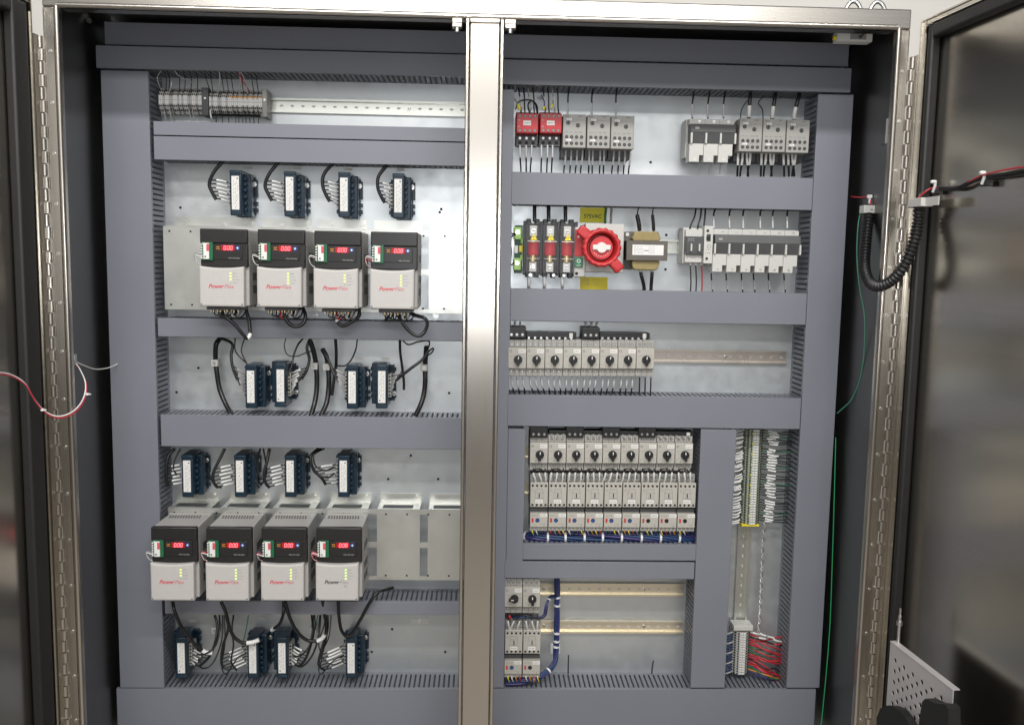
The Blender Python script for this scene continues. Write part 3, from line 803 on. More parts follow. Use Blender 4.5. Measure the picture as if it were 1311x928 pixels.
# ------------------------------------------------------------------ yellow warning signs
a, b = at(743, 266, -.003), at(776, 285.5, -.003)
r = thing('voltage_sign', 'yellow green voltage sign reading 575VAC above the red handle', 'sign', ((a.x+b.x)/2, 0, (a.z+b.z)/2))
w, h = (b.x-a.x)/2, (a.z-b.z)/2
MB(1).box(-w, w, -.003, -.0002, -h, h).build('plate', 'olive', r)
text('sign_text', '575VAC', .0135, 'black', r, (-w+.009, -.0033, -.007), bold=.0002, xs=.97)
a, b = at(743, 354.5, -.003), at(777.6, 373, -.003)
r = thing('instruction_sign', 'small yellow sign with fine print below the red handle', 'sign', ((a.x+b.x)/2, 0, (a.z+b.z)/2))
w, h = (b.x-a.x)*500, (a.z-b.z)*500
MB().box(-w, w, -2, -.2, -h, h).build('plate', plastic('warning yellow', (.95, .78, .04), .5, .05), r)
mb = MB()
for i in range(6): marks(mb, -w+3, -w*.3, h-4-i*3.2, -2, 0, 4, .8); marks(mb, -w*.1, w*.45, h-4-i*3.2, -2, 0, 4, .8) if i % 2 else None
mb.build('print', 'ink', r)

# ------------------------------------------------------------------ transformer
r = thing('control_transformer', 'dark control transformer with tan windings and a white label', 'transformer', L0(828, 321, -.085))
MB().prism([(-50, -46), (-28, -48), (-28, 48), (-50, 46)], -40, -8, 0).box(28, 38, -30, -8, -48, -34, 0).box(28, 38, -30, -8, 34, 48, 0).box(-50, -28, -84, -40, -24, 24, 0, 1).build('foot_plate', 'bronze', r)
mb = MB()
for i in range(9): mb.box(-50, 51, -88+i*7.4, -88+i*7.4+6.9, -24, 24, 0, .4)
mb.build('core', 'bronze', r)
mb = MB()
mb.prism([(-32, 24), (32, 24), (35, 30), (30, 44), (24, 47), (-24, 47), (-31, 43), (-35, 30)], -78, -18, 0, 2)
mb.build('winding', 'tan', r); mb = MB()
mb.prism([(-32, -24), (-35, -30), (-31, -43), (-24, -47), (24, -47), (30, -44), (35, -30), (32, -24)], -78, -18, 0, 2)
mb.build('winding', 'tan', r)
mb = MB().box(-36, 41, -88.8, -88, -11, 14, 0)
for z, n in ((9, 3), (4, 4), (0, 5), (-5, 3)): marks(mb, -32, -8, z, -88.8, 1, n, 1); marks(mb, 4, 20, z, -88.8, 1, n, .8)
mb.box(-8, 4, -89.1, -88.8, -1, 1, 1)
mb.build('label', ['white', 'ink'], r)
for x, z in ((-42, 40), (34, 43), (34, -43)): MB().cyl((x, -40 if x < 0 else -30, z), 'y', 4.5, 2, 14).build('screw', 'screw', r)

# ------------------------------------------------------------------ small terminals
def make_terminal(name, label, group, h, pitch, mats, dots=None):
    r = thing('terminal_block', label, 'terminal', (0, 0, 0), group)
    w = pitch*.44
    bd = MB().prism_x([(-8, -h), (-30, -h), (-44, -h*.55), (-48, -h*.35), (-48, h*.35), (-44, h*.55), (-30, h), (-8, h)], -w, w, 0)
    for z in (h*.43, h*.74, -h*.43, -h*.74): bd.box(-w*.6, w*.6, (-47.6 if abs(z) < h*.5 else -40.8), -36, z-2.0, z+2.0, 1)
    bd.build('body', [mats[0], 'hole'], r)
    mb = MB().box(-w*.82, w*.82, -48.7, -48, -h*.27, h*.27, 0); mb.box(-w*.5, w*.5, -49, -48.7, -h*.03, h*.03, 1).box(-w*.3, w*.3, -49, -48.7, h*.16, h*.21, 1); mb.build('marker_strip', [mats[1], 'gwire'], r)
    if dots: MB().box(-w*.8, w*.8, -49.2, -47.5, h*.335, h*.43, 0).build('colour_marker', dots, r)
    return r
T1 = make_terminal('t', 'narrow grey terminal among the left cluster at the top left', 'terminals of the left cluster at the top left', 31, 5.1, ('palegrey', 'white')); u1 = [False]
T1b = make_terminal('t', '', 'terminals of the left cluster at the top left', 29, 5.1, ('grey', 'sleeve')); u1b = [False]
T2b = make_terminal('t', '', 'plain terminals of the right cluster at the top left', 29, 5.1, ('grey', 'sleeve')); u2b = [False]
T3b = make_terminal('t', '', 'orange topped terminals at the top left', 29, 5.1, ('grey', 'white'), 'orange'); u3b = [False]
p0, p1 = at(204.2, 128, -.048), at(257, 128.6, -.048)
for i in range(21): place(*((T1b, u1b) if i in (2, 5, 6, 9, 11, 14, 15, 18) else (T1, u1)), (p0.x+(p1.x-p0.x)*i/20, 0, p0.z+(p1.z-p0.z)*i/20), 'narrow grey terminal among the left cluster at the top left')
T2 = make_terminal('t', '', 'plain terminals of the right cluster at the top left', 31, 5.1, ('palegrey', 'white')); u2 = [False]
T3 = make_terminal('t', '', 'orange topped terminals at the top left', 31, 5.1, ('palegrey', 'white'), 'orange'); u3 = [False]
p0, p1 = at(269, 130.3, -.048), at(334.6, 131.5, -.048)
for i in range(26):
    loc = (p0.x+(p1.x-p0.x)*i/25, 0, p0.z+(p1.z-p0.z)*i/25)
    if i < 10: place(*((T2b, u2b) if i in (1, 4, 5, 8) else (T2, u2)), loc, 'plain white topped terminal in the right cluster at the top left')
    else: place(*((T3b, u3b) if i % 5 in (1, 3) else (T3, u3)), loc, 'terminal with orange stripe in the right cluster at the top left')
for px, py, w, lb in ((262.8, 130.5, 4.2, 'dark grey end stop between the two terminal clusters at the top left'), (339, 132.5, 3.2, 'grey end stop closing the terminal row on the bare rail')):
    r = thing('end_stop', lb, 'end stop', L0(px, py, -.05), 'terminal end stops')
    MB().box(-w*1.9, w*1.9, -52, -8, -33, 33, 0, 1.5).build('body', 'dkgrey' if px < 300 else 'grey', r)
    MB().cyl((0, -52, 8), 'y', 2.6, .4, 12).build('screw', 'screw', r)
# vertical strip
T4 = make_terminal('t', '', 'terminals of the vertical strip', 24, 6.2, ('sage', 'white')); u4 = [False]
T5 = make_terminal('t', '', 'yellow marked terminals of the vertical strip', 24, 6.2, ('sage', 'white'), 'yellow'); u5 = [False]
rotv = (0, -PI/2, 0)
T4.rotation_euler = rotv; T5.rotation_euler = rotv
p0, p1 = at(968.5, 551.5, -.048), at(963, 670, -.048)
VT = []
for i in range(37):
    p = p0.lerp(p1, i/36); loc = ((p0.x+p1.x)/2, 0, p.z); VT.append(loc)
    if i % 4 == 1: place(T5, u5, loc, 'terminal with a yellow stripe in the upright terminal strip')
    else: place(T4, u4, loc, 'plain pale terminal in the upright terminal strip')
T6 = make_terminal('t', '', 'terminals of the lower upright group', 24, 6.2, ('ltgrey', 'paper')); u6 = [False]; T6.rotation_euler = rotv
p0, p1 = at(951.5, 811, -.048), at(951.5, 862, -.048); LT = []
for i in range(17):
    p = p0.lerp(p1, i/16); loc = (p0.x, 0, p.z); LT.append(loc)
    place(T6, u6, loc, 'pale terminal beside the red wires at lower right')
r = thing('end_stop', 'broad grey end stop above the lower terminals by the red wires', 'end stop', L0(952, 804, -.05), 'terminal end stops')
MB().box(-26, 26, -50, -8, -7, 7, 0, 1.5).build('body', 'ltgrey', r)
r = thing('end_stop', 'thin yellowish end stop closing the upright terminal strip', 'end stop', L0(962, 673, -.05), 'terminal end stops')
MB().box(-24, 22, -46, -8, -2.5, 2.5, 0, .6).build('body', 'yellow', r)

# ------------------------------------------------------------------ drive brackets and drives
YB = -.065
def bracket(x0, x1, yt, yb, xr, windows, flanges, label):
    z1, z0 = at(xr, yt, YB).z, at(xr, yb, YB).z; xm = (yt+yb)/2
    X = lambda px: at(px, xm, YB).x
    r = thing('drive_bracket', label, 'bracket', ((X(x0)+X(x1))/2, 0, (z0+z1)/2)); ox, oz = r.location.x, r.location.z
    cuts = sorted(windows); mb = MB(1); zm = (z0+z1)/2; cur = X(x0)
    th = .002
    def bx(a, b, c, d): mb.box(a-ox, b-ox, YB, YB+th, c-oz, d-oz)
    for a, b in cuts:
        A, B = X(a), X(b)
        bx(cur, A, z0, z1); hh = .007
        bx(A, B, z1-.012, z1); bx(A, B, zm-hh, zm+hh); bx(A, B, z0, z0+.010); cur = B
    bx(cur, X(x1), z0, z1)
    mb.box(X(x0)-ox, X(x0)+th-ox, YB+th, 0, z0-oz, z1-oz)
    for px in range(int(x0)+8, int(x1), 27):
        for zz in (z0+.012, z1-.012): mb.cyl((X(px)-ox, YB, zz-oz), 'y', .0025, .0006, 10, 1)
    mb.build('plate', ['zinc', 'hole'], r)
    for a, b in flanges:
        A, B = X(a)-ox, X(b)-ox; zt = z1-oz
        f = MB(1).box(A, B, YB-.001, YB+.006, zt+.0002, zt+.002).box(A, B, YB+.040, -.002, zt+.0002, zt+.002).box(A, A+.012, YB+.006, YB+.040, zt+.0002, zt+.002).box(B-.018, B, YB+.006, YB+.040, zt+.0002, zt+.002)
        f.box(A, B, -.002, -.0003, zt+.0002, zt+.026)
        f.cyl((B-.012, -.002, zt+.016), 'y', .008, .0015, 14).cyl((B-.012, -.0035, zt+.016), 'y', .0055, .005, 6)
        f.build('flange', 'zinc', r)
    return r
bracket(210, 612, 293, 399, 400, ((320, 328), (393.5, 401), (467, 475), (539, 549)), ((213, 320), (328, 393), (401, 466), (475, 538), (549, 600)), 'zinc bracket carrying the four upper drives, with a bare sheet at each end')
bracket(216, 612, 652, 742, 480, ((274, 283), (340.5, 349), (405.5, 417), (471.5, 482.5), (537.5, 547.5)), ((217, 272), (284, 339), (350, 404), (418, 471), (483, 537), (548, 600)), 'zinc bracket carrying the four lower drives, bare on its right third')

SEG = {'0': 'abcdef', '8': 'abcdefg'}
def digits(s):
    mb = MB(); x = 0
    for ch in s:
        if ch == '.': mb.box(x-.9, x, -.4, 0, -.1, 1.0); x += 1.2; continue
        H, W_ = 8.6, 4.3
        P = {'a': ((0, H), (W_, H)), 'b': ((W_, H), (W_, H/2)), 'c': ((W_, H/2), (W_, 0)), 'd': ((0, 0), (W_, 0)), 'e': ((0, 0), (0, H/2)), 'f': ((0, H/2), (0, H)), 'g': ((0, H/2), (W_, H/2))}
        for k in SEG[ch]:
            (xa, za), (xb, zb) = P[k]; tt = .65
            if za == zb: mb.box(x+xa+.3, x+xb-.3, -.4, 0, za-tt, za+tt)
            else: mb.box(x+xa-tt, x+xa+tt, -.4, 0, min(za, zb)+.3, max(za, zb)-.3)
        x += W_+2.4
    mb.xform(Matrix(((1, 0, .12, 0), (0, 1, 0, 0), (0, 0, 1, 0), (0, 0, 0, 1))))
    return mb
def make_drive(label, group, num, logo, nled, pcb_wire):
    r = thing('variable_drive', label, 'drive', (0, 0, 0), group)
    b = MB().box(-52, 54, -182, -66, -88, 88.5, 0, 3)
    for z in (28, -20, -50): b.box(54, 54.6, -150, -95, z-9, z+9, 1)
    b.build('body', ['drive2', 'dkgrey'], r)
    v = MB()
    for i in range(12):
        for j in range(2): v.box(-42+i*6.6+j*2, -38.6+i*6.6+j*2, -101-j*14, -92-j*14, 88.4, 88.8, 0)
    v.cyl((-46, -100, 88.4), 'z', 3.2, 1.5, 10, 1); v.cyl((47, -100, 88.4), 'z', 3.2, 1.5, 10, 1)
    v.build('vent', ['hole', 'screw'], r)
    k = MB().box(-54, 54, -196, -180, 56, 89, 0, 2.5).box(-54, 54, -192, -180, 2, 57, 0, 2.5)
    k.box(-50, 42, -194, -191, 19, 55, 0, 1); k.box(-3, 3, -197, -195, 84, 86.5, 0, .6)
    k = k.build('keypad', 'keypad', r)
    y = -194
    d = MB().box(-6.5, 24.5, y-.8, y, 39.5, 52.0, 0, .4).build('display', 'disp', k)
    dg = digits(num).xform(Matrix.Translation((-.000, (y-.9)*.001, .0415))).build('digits', 'digit', d)
    mb = MB().box(-17.5, -9.5, y-.4, y, 42, 44, 0).box(-17.5, -9.5, y-.4, y, 47, 49, 0).box(-15, -13.4, y-.4, y, 42, 49, 0)
    mb.build('printed_symbol', 'orange', k)
    mb = MB().cyl((31.5, y, 46), 'y', 5.2, .8, 20, 0).cyl((31.5, y-.8, 46), 'y', 2.2, .4, 12, 1); mb.build('blue_button', ['bluebtn', 'white'], k)
    MB().cyl((5, y+1.2, 23.2), 'y', 2.9, .6, 14, 0, rin=1.9).build('emblem', 'grey', k)
    text('maker_text', 'Allen-Bradley', .0052, 'grey', k, (.010, -.1943, .0212), xs=.92)
    # lower cover with a curved top edge
    pts = [(-55.5, -89), (46.5, -89)]
    for i in range(13):
        s = i/12; pts.append((47.5-s*103, 4-4.2*math.sin(s*PI)))
    c = MB().prism(pts, -203, -176, 0, 4)
    for x in (-51, 42): c.cyl((x, -203, -84), 'y', 2.3, .3, 12, 1)
    c = c.build('lower_cover', ['drive', 'ink'], r)
    for i in range(4):
        z = -12-i*7.2
        MB().box(15, 18.4, -203.8, -203, z-1.5, z+1.5, 0, .3).build('status_light', 'led' if i < nled else 'leddim', c)
    mb = MB()
    for i in range(4): marks(mb, 22, 32+i%3*2, -12-i*7.2, -203, 0, 3, 1.3)
    mb.build('printed_mark', 'ink', c)
    o = text('logo_text', 'Power', .0130, 'pinkred' if logo else 'dkgrey', c, (-.0345, -.2033, -.0465), shear=.3, bold=.00035, xs=1.0)
    text('logo_text', 'Flex', .0130, 'pinkred' if logo else 'grey', c, (.0015, -.2033, -.0465), shear=.3, bold=-.0001, xs=1.0)
    text('logo_number', '40', .0075, 'ltgrey' if logo else 'grey', c, (.0120, -.2033, -.0550), shear=.2)
    # communication board clipped on the left of the keypad
    pbd = MB().box(-50, -24, -199, -193, 17, 58, 0, .6)
    for z in (52, 46, 40, 34, 28, 22): pbd.box(-50.5, -47, -201, -199, z-1.6, z+1.6, 1)
    pbd.box(-48, -42, -200.5, -199, 53, 57, 2)
    pbd = pbd.build('communication_board', ['pcb', 'paper', 'leddim'], r)
    MB().box(-44.5, -31.5, -203, -199, 19.5, 56, 0, .5).build('chip_label', 'white', pbd)
    MB().box(-37, -31, -203.6, -203, 38, 54, 0).build('chip_stripe', 'pinkred', pbd)
    MB().box(-42, -38, -203.5, -203, 23, 27, 0).build('chip_mark', 'ink', pbd)
    r['org'] = (0, 0, 0)
    for j, mt in enumerate(pcb_wire):
        wire('', [(-.049, -.200, .028-.004*j), (-.062, -.203, .032-.003*j), (-.0655+.001*j, -.198, .022), (-.061, -.192, .010), (-.052, -.190, .005)], .0011, mt, name='wire', parent=r, world=True)
    del r['org']
    return r
upn = ['leftmost', 'second from the left', 'third from the left', 'rightmost']
UP = [(286.7, 343), (360.3, 343.8), (432.6, 345.6), (504.6, 346.6)]
LO = [(223.3, 721.5), (293.7, 721.8), (364.2, 721.8), (434.2, 721.8)]
for i, (px, py) in enumerate(UP):
    d = make_drive('beige and black motor drive with red display, %s in the upper row' % upn[i], 'beige motor drives with red displays', '0.00' if i < 3 else '0.08', True, (3, 4, 3, 4)[i], ('gwire', 'white') if i < 2 else ('white', 'gwire', 'redwire') if i == 3 else ('white', 'gwire'))
    d.location = L0(px, py, -.196)
for i, (px, py) in enumerate(LO):
    lab = 'beige and black motor drive with red display, %s in the lower row' % upn[i] if i < 3 else 'beige and black motor drive with dark instead of red logo, rightmost lower drive'
    d = make_drive(lab, 'beige motor drives with red displays', '0.00' if i < 3 else '0.08', i < 3, (3, 4, 4, 4)[i], (('gwire', 'white'), ('redwire', 'white'), ('bluewire', 'redwire', 'white'), ('redwire', 'white', 'pinkred'))[i])
    d.location = L0(px, py, -.196)

# ------------------------------------------------------------------ navy modules
def make_module(label, group):
    r = thing('power_module', label, 'module', (0, 0, 0), group)
    b = MB().box(-14.5, 14, -78, -8, -54, 54, 0, 2.5)
    b.box(-10, 28, -44, -8, -56, 48, 0, 2.5)
    for z in (36, 22, 8, -8, -24, -38): b.box(13, 20, -62+abs(z)*.2, -30, z-4, z+4, 0, 1.5)
    b.box(-14.5, 14, -80, -76, 46, 53, 0, 1)
    b.build('body', 'navy', r)
    f = MB().box(-30, 35, -9, -.3, -6, 38, 0, 1).box(-30, 35, -9, -.3, -26, -16, 0, 1).box(-30, 35, -9, -.3, -42, -32, 0, 1).box(-26, 30, -9, -.3, -48, 44, 0, 1)
    f.build('mounting_flange', 'navy', r)
    for x in (27, -25): MB().cyl((x, -9, 26), 'y', 6.5, 1.5, 14, 0).cyl((x, -10.5, 26), 'y', 4.5, 3.5, 12, 0).box(x-3, x+3, -14.2, -14, 25.4, 26.6, 1).build('screw', ['screw', 'hole'], r)
    t = MB().box(-22.5, -14.5, -58, -20, -29, 29, 0, 1)
    for i in range(6): t.cyl((-18.5, -58, 23.5-i*9.4), 'y', 2.6, .4, 10, 1)
    t.build('terminal_strip', ['grey', 'hole'], r)
    l = MB().box(-10, 8, -78.7, -78, -40, 40, 0, 0).cyl((4, -78.7, 34), 'y', 2.2, .2, 12, 1)
    l.build('label', ['paper', 'ink'], r)
    mb = MB()
    for x, zz in ((-5, 30), (-1.2, 24), (1.8, 26), (4.6, 18)):
        z = zz
        while z > -34:
            hh = random.uniform(2, 7); mb.box(x-.35, x+.35, -78.9, -78.7, z-hh, z, 0); z -= hh+random.uniform(1, 6 if x < 1 else 14)
    mb.build('printed_mark', 'ink', r)
    return r
PM = make_module('', 'navy power modules with white labels'); um = [False]
MOD = {}
rows = [('first', [(302, 247.0), (371.4, 248.3), (440.8, 249.3), (510.2, 250.8)], ()),
        ('second', [(321.5, 495), (358.5, 493.5), (451.3, 495.8), (488.3, 495.3)], (1, 3)),
        ('third', [(240, 609.5), (307.5, 609.5), (372, 609.5), (440, 609.5)], ()),
        ('fourth', [(231.5, 842), (324, 842), (360.5, 842), (450, 842)], (0, 2))]
where = {'first': 'above the upper drives', 'second': 'between upper and lower drives', 'third': 'above the lower drives', 'fourth': 'under the lower drives'}
for rn, ps, flip in rows:
    for i, (px, py) in enumerate(ps):
        lab = 'navy module with upright white label, %s %s' % (upn[i], where[rn])
        o = place(PM, um, L0(px, py, -.078), lab)
        o.rotation_euler = (0, PI if i in flip else 0, 0)
        MOD[rn, i] = (px, py, 1 if i in flip else -1)

def harness(label, key, trunk, spread=1, sl='white', r=.0042, wr=.0015, tip=.55):
    """tied bundle: a trunk and six wires with white sleeves ending in a terminal strip"""
    px, py, side = MOD[key]
    P = [at(*p) for p in trunk]; o0 = P[0].copy()
    root = thing('wire_harness', label, 'wire harness', o0, 'wire harnesses of the navy modules')
    root['org'] = tuple(o0)
    MB(1).tube([p-o0 for p in spline(P, 8)], r, 8).build('trunk', 'cable', root)
    n = len(trunk)
    for k in range(6):
        f = 1-(.30*(5-k)/5)*spread
        q = along(spline(P, 8), max(f-.02, 0), 1)[0]
        m = MOD[key]; zz = (23.5-k*9.4)*.001
        c = L0(px, py, -.078); e = Vector((c[0]+side*.0185, -.048, c[2]+zz))
        mid = q.lerp(e, .5)+Vector((0, -.010-.003*(k % 2), .003))
        Q = [Vector(q)-o0, mid-o0, e-o0]
        s = spline(Q, 6)
        w = MB(1).tube(s, wr, 6).build('wire', 'cable', root)
        MB(1).tube(along(s, .28+.05*(k % 2), .72+.06*(k % 3)), wr*1.55, 6).build('marker_sleeve', sl, w)
    del root['org']
    return root
D = -.085
for i in range(4):
    px, py, _ = MOD['first', i]
    dx = (-17, -15, -14.5, -13.5)[i]
    harness('white sleeved black harness of the %s navy module above the upper drives' % upn[i], ('first', i),
            [(px+dx+7, py-45, -.06), (px+dx-1, py-39, -.07), (px+dx-12, py-25, -.072), (px+dx-17+4*(i > 1), py-11, -.07), (px+dx-13+4*(i > 1), py, -.068), (px+dx-8+4*(i > 1), py+9, -.065)], 1.3)
S2 = [((278+3, 432, -.05), (297, 440, -.06), (296, 455, -.07), (298, 470, -.075), (304, 486, -.075)),
      ((398, 432, -.06), (393, 445, -.07), (396, 460, -.07), (392, 475, -.075), (386, 485, -.075)),
      ((414, 447, -.05), (419, 458, -.06), (424, 470, -.065), (428, 480, -.07)),
      ((549, 448, -.07), (541, 460, -.075), (528, 470, -.08), (515, 480, -.08), (508, 486, -.075))]
for i in range(4):
    harness('black harness of the %s navy module between upper and lower drives' % upn[i], ('second', i), list(S2[i]), .9, 'white' if i == 1 else 'sleeve', .0036)
S3 = [((224, 574, -.06), (216, 583, -.07), (213, 596, -.075), (213, 612, -.075), (215, 622, -.07)),
      ((288, 574, -.06), (280, 590, -.07), (273, 606, -.075), (274, 618, -.075), (279, 624, -.07)),
      ((345, 574, -.06), (342, 590, -.07), (338, 606, -.075), (340, 618, -.075), (345, 624, -.07)),
      ((408, 574, -.06), (398, 584, -.08), (401, 600, -.085), (412, 612, -.08), (417, 620, -.075))]
for i in range(4):
    harness('white sleeved black harness of the %s navy module above the lower drives' % upn[i], ('third', i), list(S3[i]), 1.5, 'white', .0038)
S4 = [((275, 787, -.05), (278, 800, -.06), (276, 820, -.075), (268, 840, -.08), (256, 852, -.08)),
      ((291, 787, -.05), (292, 805, -.065), (285, 828, -.075), (284, 850, -.08), (294, 858, -.08)),
      ((402, 787, -.05), (402, 805, -.065), (397, 828, -.075), (390, 845, -.08), (382, 853, -.08)),
      ((419, 787, -.05), (419, 805, -.06), (412, 830, -.075), (408, 850, -.08), (416, 858, -.075))]
for i in range(4):
    harness('black wire harness of the %s navy module under the lower drives' % upn[i], ('fourth', i), list(S4[i]), 1.0, 'white', .0034)

# ------------------------------------------------------------------ cables of the left half
def clamp_cable(label, pts, clamp, r=.0062):
    o = wire(label, pts, r, 'cable', name='motor_cable', cat='cable', group='thick black motor cables', seg=10)
    c = at(*clamp); q = c-o.location
    MB(1).box(q.x-.0085, q.x+.0085, q.y-.011, q.y+.012, q.z-.009, q.z+.008, 0, .0015).cyl((q.x, q.y-.011, q.z), 'y', .004, .002, 12, 1).build('cable_clamp', ['ltgrey', 'screw'], o)
    return o
clamp_cable('thick black cable with clamp left of all the middle navy modules', [(281, 434, -.04), (276.5, 442, -.05), (276, 460, -.03), (277.5, 475, -.03), (281, 497, -.03), (288, 515, -.04), (297, 532, -.06)], (276, 464, -.03))
clamp_cable('thick black cable with clamp just right of the second middle navy module', [(397, 436, -.05), (401, 448, -.045), (404, 462, -.03), (405.5, 478, -.03), (405.5, 497, -.03), (403, 515, -.04), (398, 532, -.06)], (403, 468, -.03))
clamp_cable('thick black cable with clamp left of the third middle navy module', [(413, 447, -.05), (418, 457, -.04), (420, 470, -.03), (421, 485, -.03), (420.5, 500, -.03), (418, 516, -.04), (411, 532, -.06)], (418.5, 469, -.03))
clamp_cable('thick black cable with clamp right of all the middle navy modules', [(546, 444, -.06), (545, 457, -.045), (544, 470, -.03), (544.5, 485, -.03), (543, 503, -.03), (539, 517, -.04), (532, 532, -.06)], (543, 470, -.03))
wire('slim black wire dropping from the duct into the first middle navy module', [(313, 433, -.05), (309, 448, -.06), (313, 460, -.065), (317, 467, -.06)], .0016)
wire('slim black wire dropping beside the first middle navy module', [(301, 433, -.05), (301, 448, -.06), (308, 458, -.065), (315, 464, -.06)], .0016)
wire('thin black wire looping between the second middle navy module and the duct', [(366, 433, -.05), (364, 443, -.05), (368, 454, -.055), (380, 456, -.06), (393, 451, -.06), (401, 449, -.05)], .0013)
wire('black wire pair bent above the second middle navy module', [(388, 433, -.05), (381, 442, -.06), (376, 455, -.07), (373, 470, -.08), (367, 484, -.085), (368, 500, -.075)], .0024)
wire('thick black wire hanging behind the third middle navy module', [(429.5, 434, -.05), (430.5, 452, -.04), (430, 470, -.03), (427, 490, -.03), (425, 506, -.03)], .0040)
wire('black twisted wire hanging to the third middle navy module', [(457.5, 434, -.05), (455.5, 447, -.05), (450, 460, -.05), (442, 468, -.05), (432, 468, -.045)], .0019)
wire('black cable hanging from the duct beside the fourth middle navy module', [(512, 434, -.05), (512.5, 452, -.045), (515, 470, -.04), (517, 488, -.035), (517, 499, -.035)], .0034)
wire('black wire arching from the duct to the far right middle cable', [(516, 436, -.05), (523, 441, -.055), (534, 438, -.06), (547, 436, -.06), (550, 440, -.06), (546, 450, -.05)], .0016)
wire('black wire loop with a bent end above the far right middle cable', [(505, 490, -.075), (520, 475, -.08), (538, 462, -.07), (551, 448, -.065), (555, 446, -.06), (553, 451, -.06), (545, 457, -.05)], .0017)

def loop(label, pts, r=.004, sl=(), **k):
    return wire(label, pts, r, 'cable', sl, name='motor_cable', cat='cable', group='black cables looping under the drives', seg=9, **k)
loop('black cable pair hanging farthest below the leftmost upper drive', [(277, 391, -.14), (285, 402, -.15), (300, 415, -.15), (311, 428, -.145), (316, 433, -.14), (320, 428, -.135), (319, 412, -.125), (315, 396, -.12)], .0042, ((.60, .67, 'white', 1.15),))
loop('short black cable curved under the leftmost upper drive', [(281, 391, -.12), (284, 402, -.125), (292, 409, -.125), (300, 404, -.12), (303, 393, -.12)], .003)
loop('black cable ring below the second upper drive', [(364, 391, -.14), (364, 403, -.15), (370, 414, -.15), (379, 418, -.15), (388, 414, -.145), (391, 405, -.14), (388, 395, -.13), (384, 390, -.12)], .0045)
loop('black cable with white marker below the third upper drive', [(420, 394, -.13), (431, 400, -.14), (432, 411, -.145), (438, 417, -.145), (447, 414, -.14), (459, 405, -.135), (460, 395, -.13)], .0042, ((.28, .38, 'white', 1.2),))
loop('black cable hanging in a wide loop right of the rightmost upper drive', [(503, 394, -.13), (512, 406, -.14), (518, 417, -.145), (528, 427, -.145), (537, 430, -.145), (544, 424, -.14), (547, 414, -.14), (543, 407, -.14), (530, 403, -.13), (517, 396, -.12)], .0042)
loop('short black wires poking down under the rightmost upper drive', [(493, 394, -.12), (497, 404, -.13), (493, 411, -.13)], .0035)
loop('black cable from the leftmost lower drive to a white marker', [(221, 770, -.13), (224, 783, -.14), (233, 803, -.12), (248, 823, -.10), (262, 834, -.09), (272, 835.5, -.088)], .0042, ((.86, 1.0, 'white', 1.3),))
loop('thin black cable end at the left of the lower drives', [(209.5, 770, -.1), (209.5, 778, -.1), (210, 788, -.09)], .0026)
loop('black cable from the second lower drive to a white marker', [(283, 770, -.13), (289, 783, -.13), (293, 800, -.11), (299, 814, -.10), (310, 822, -.095), (322, 822, -.09), (332, 818.5, -.088)], .0044, ((.82, 1.0, 'white', 1.3),))
loop('black cable bent back under the third lower drive', [(363, 770, -.12), (363, 784, -.13), (358, 798, -.11), (348, 806, -.09)], .004, ((.9, 1.0, 'white', 1.3),))
loop('black cable from the third lower drive to a tilted white marker', [(365, 770, -.13), (371, 790, -.12), (380, 808, -.10), (393, 819, -.09), (405, 820, -.088), (412, 817, -.087), (416, 812, -.086)], .0044, ((.86, 1.0, 'white', 1.3),))
loop('black cable dropping from the left side of the rightmost lower drive', [(413, 768, -.1), (415, 784, -.09), (418, 800, -.07), (416, 820, -.06), (411, 838, -.06)], .0044)
loop('black cable swinging from the duct at right to the rightmost lower drive', [(503, 752, -.07), (485, 757, -.11), (474, 770, -.12), (463, 790, -.11), (452, 808, -.09), (444, 814, -.085), (437, 806, -.095), (434, 788, -.12), (433, 768, -.12)], .0042)
# ground wires near the bottom modules
wire('thin green wire between the second and third bottom navy modules', [(318, 787, -.05), (316, 800, -.05), (313, 815, -.05), (310, 828, -.05)], .0012, 'greenwire')
wire('thin green wire left of the rightmost bottom navy module', [(407, 787, -.05), (405, 796, -.05), (404, 806, -.04)], .0012, 'greenwire')
for px, lb in ((275, 'pale cable clamp between the first two bottom navy modules'), (401, 'pale cable clamp between the last two bottom navy modules')):
    r = thing('cable_clamp', lb, 'clamp', L0(px, 807, -.03), 'cable clamps')
    MB().box(-9, 9, -32, -.3, -9, 9, 0, 1.5).build('body', 'ltgrey', r); MB().cyl((0, -32, 0), 'y', 4, 2, 12).build('screw', 'screw', r)
r = thing('hook_bracket', 'small bare bracket on the panel at the lower right of the left half', 'bracket', L0(537, 797, -.01))
MB().box(-24, 24, -1.6, -.3, -8, 8, 0, .3).build('base', 'galv', r)
MB().cyl((0, -1.6, 3), 'y', 4, 5, 12).box(-1.5, 1.5, -8, -1.6, -5, 3).build('hook', 'screw', r)

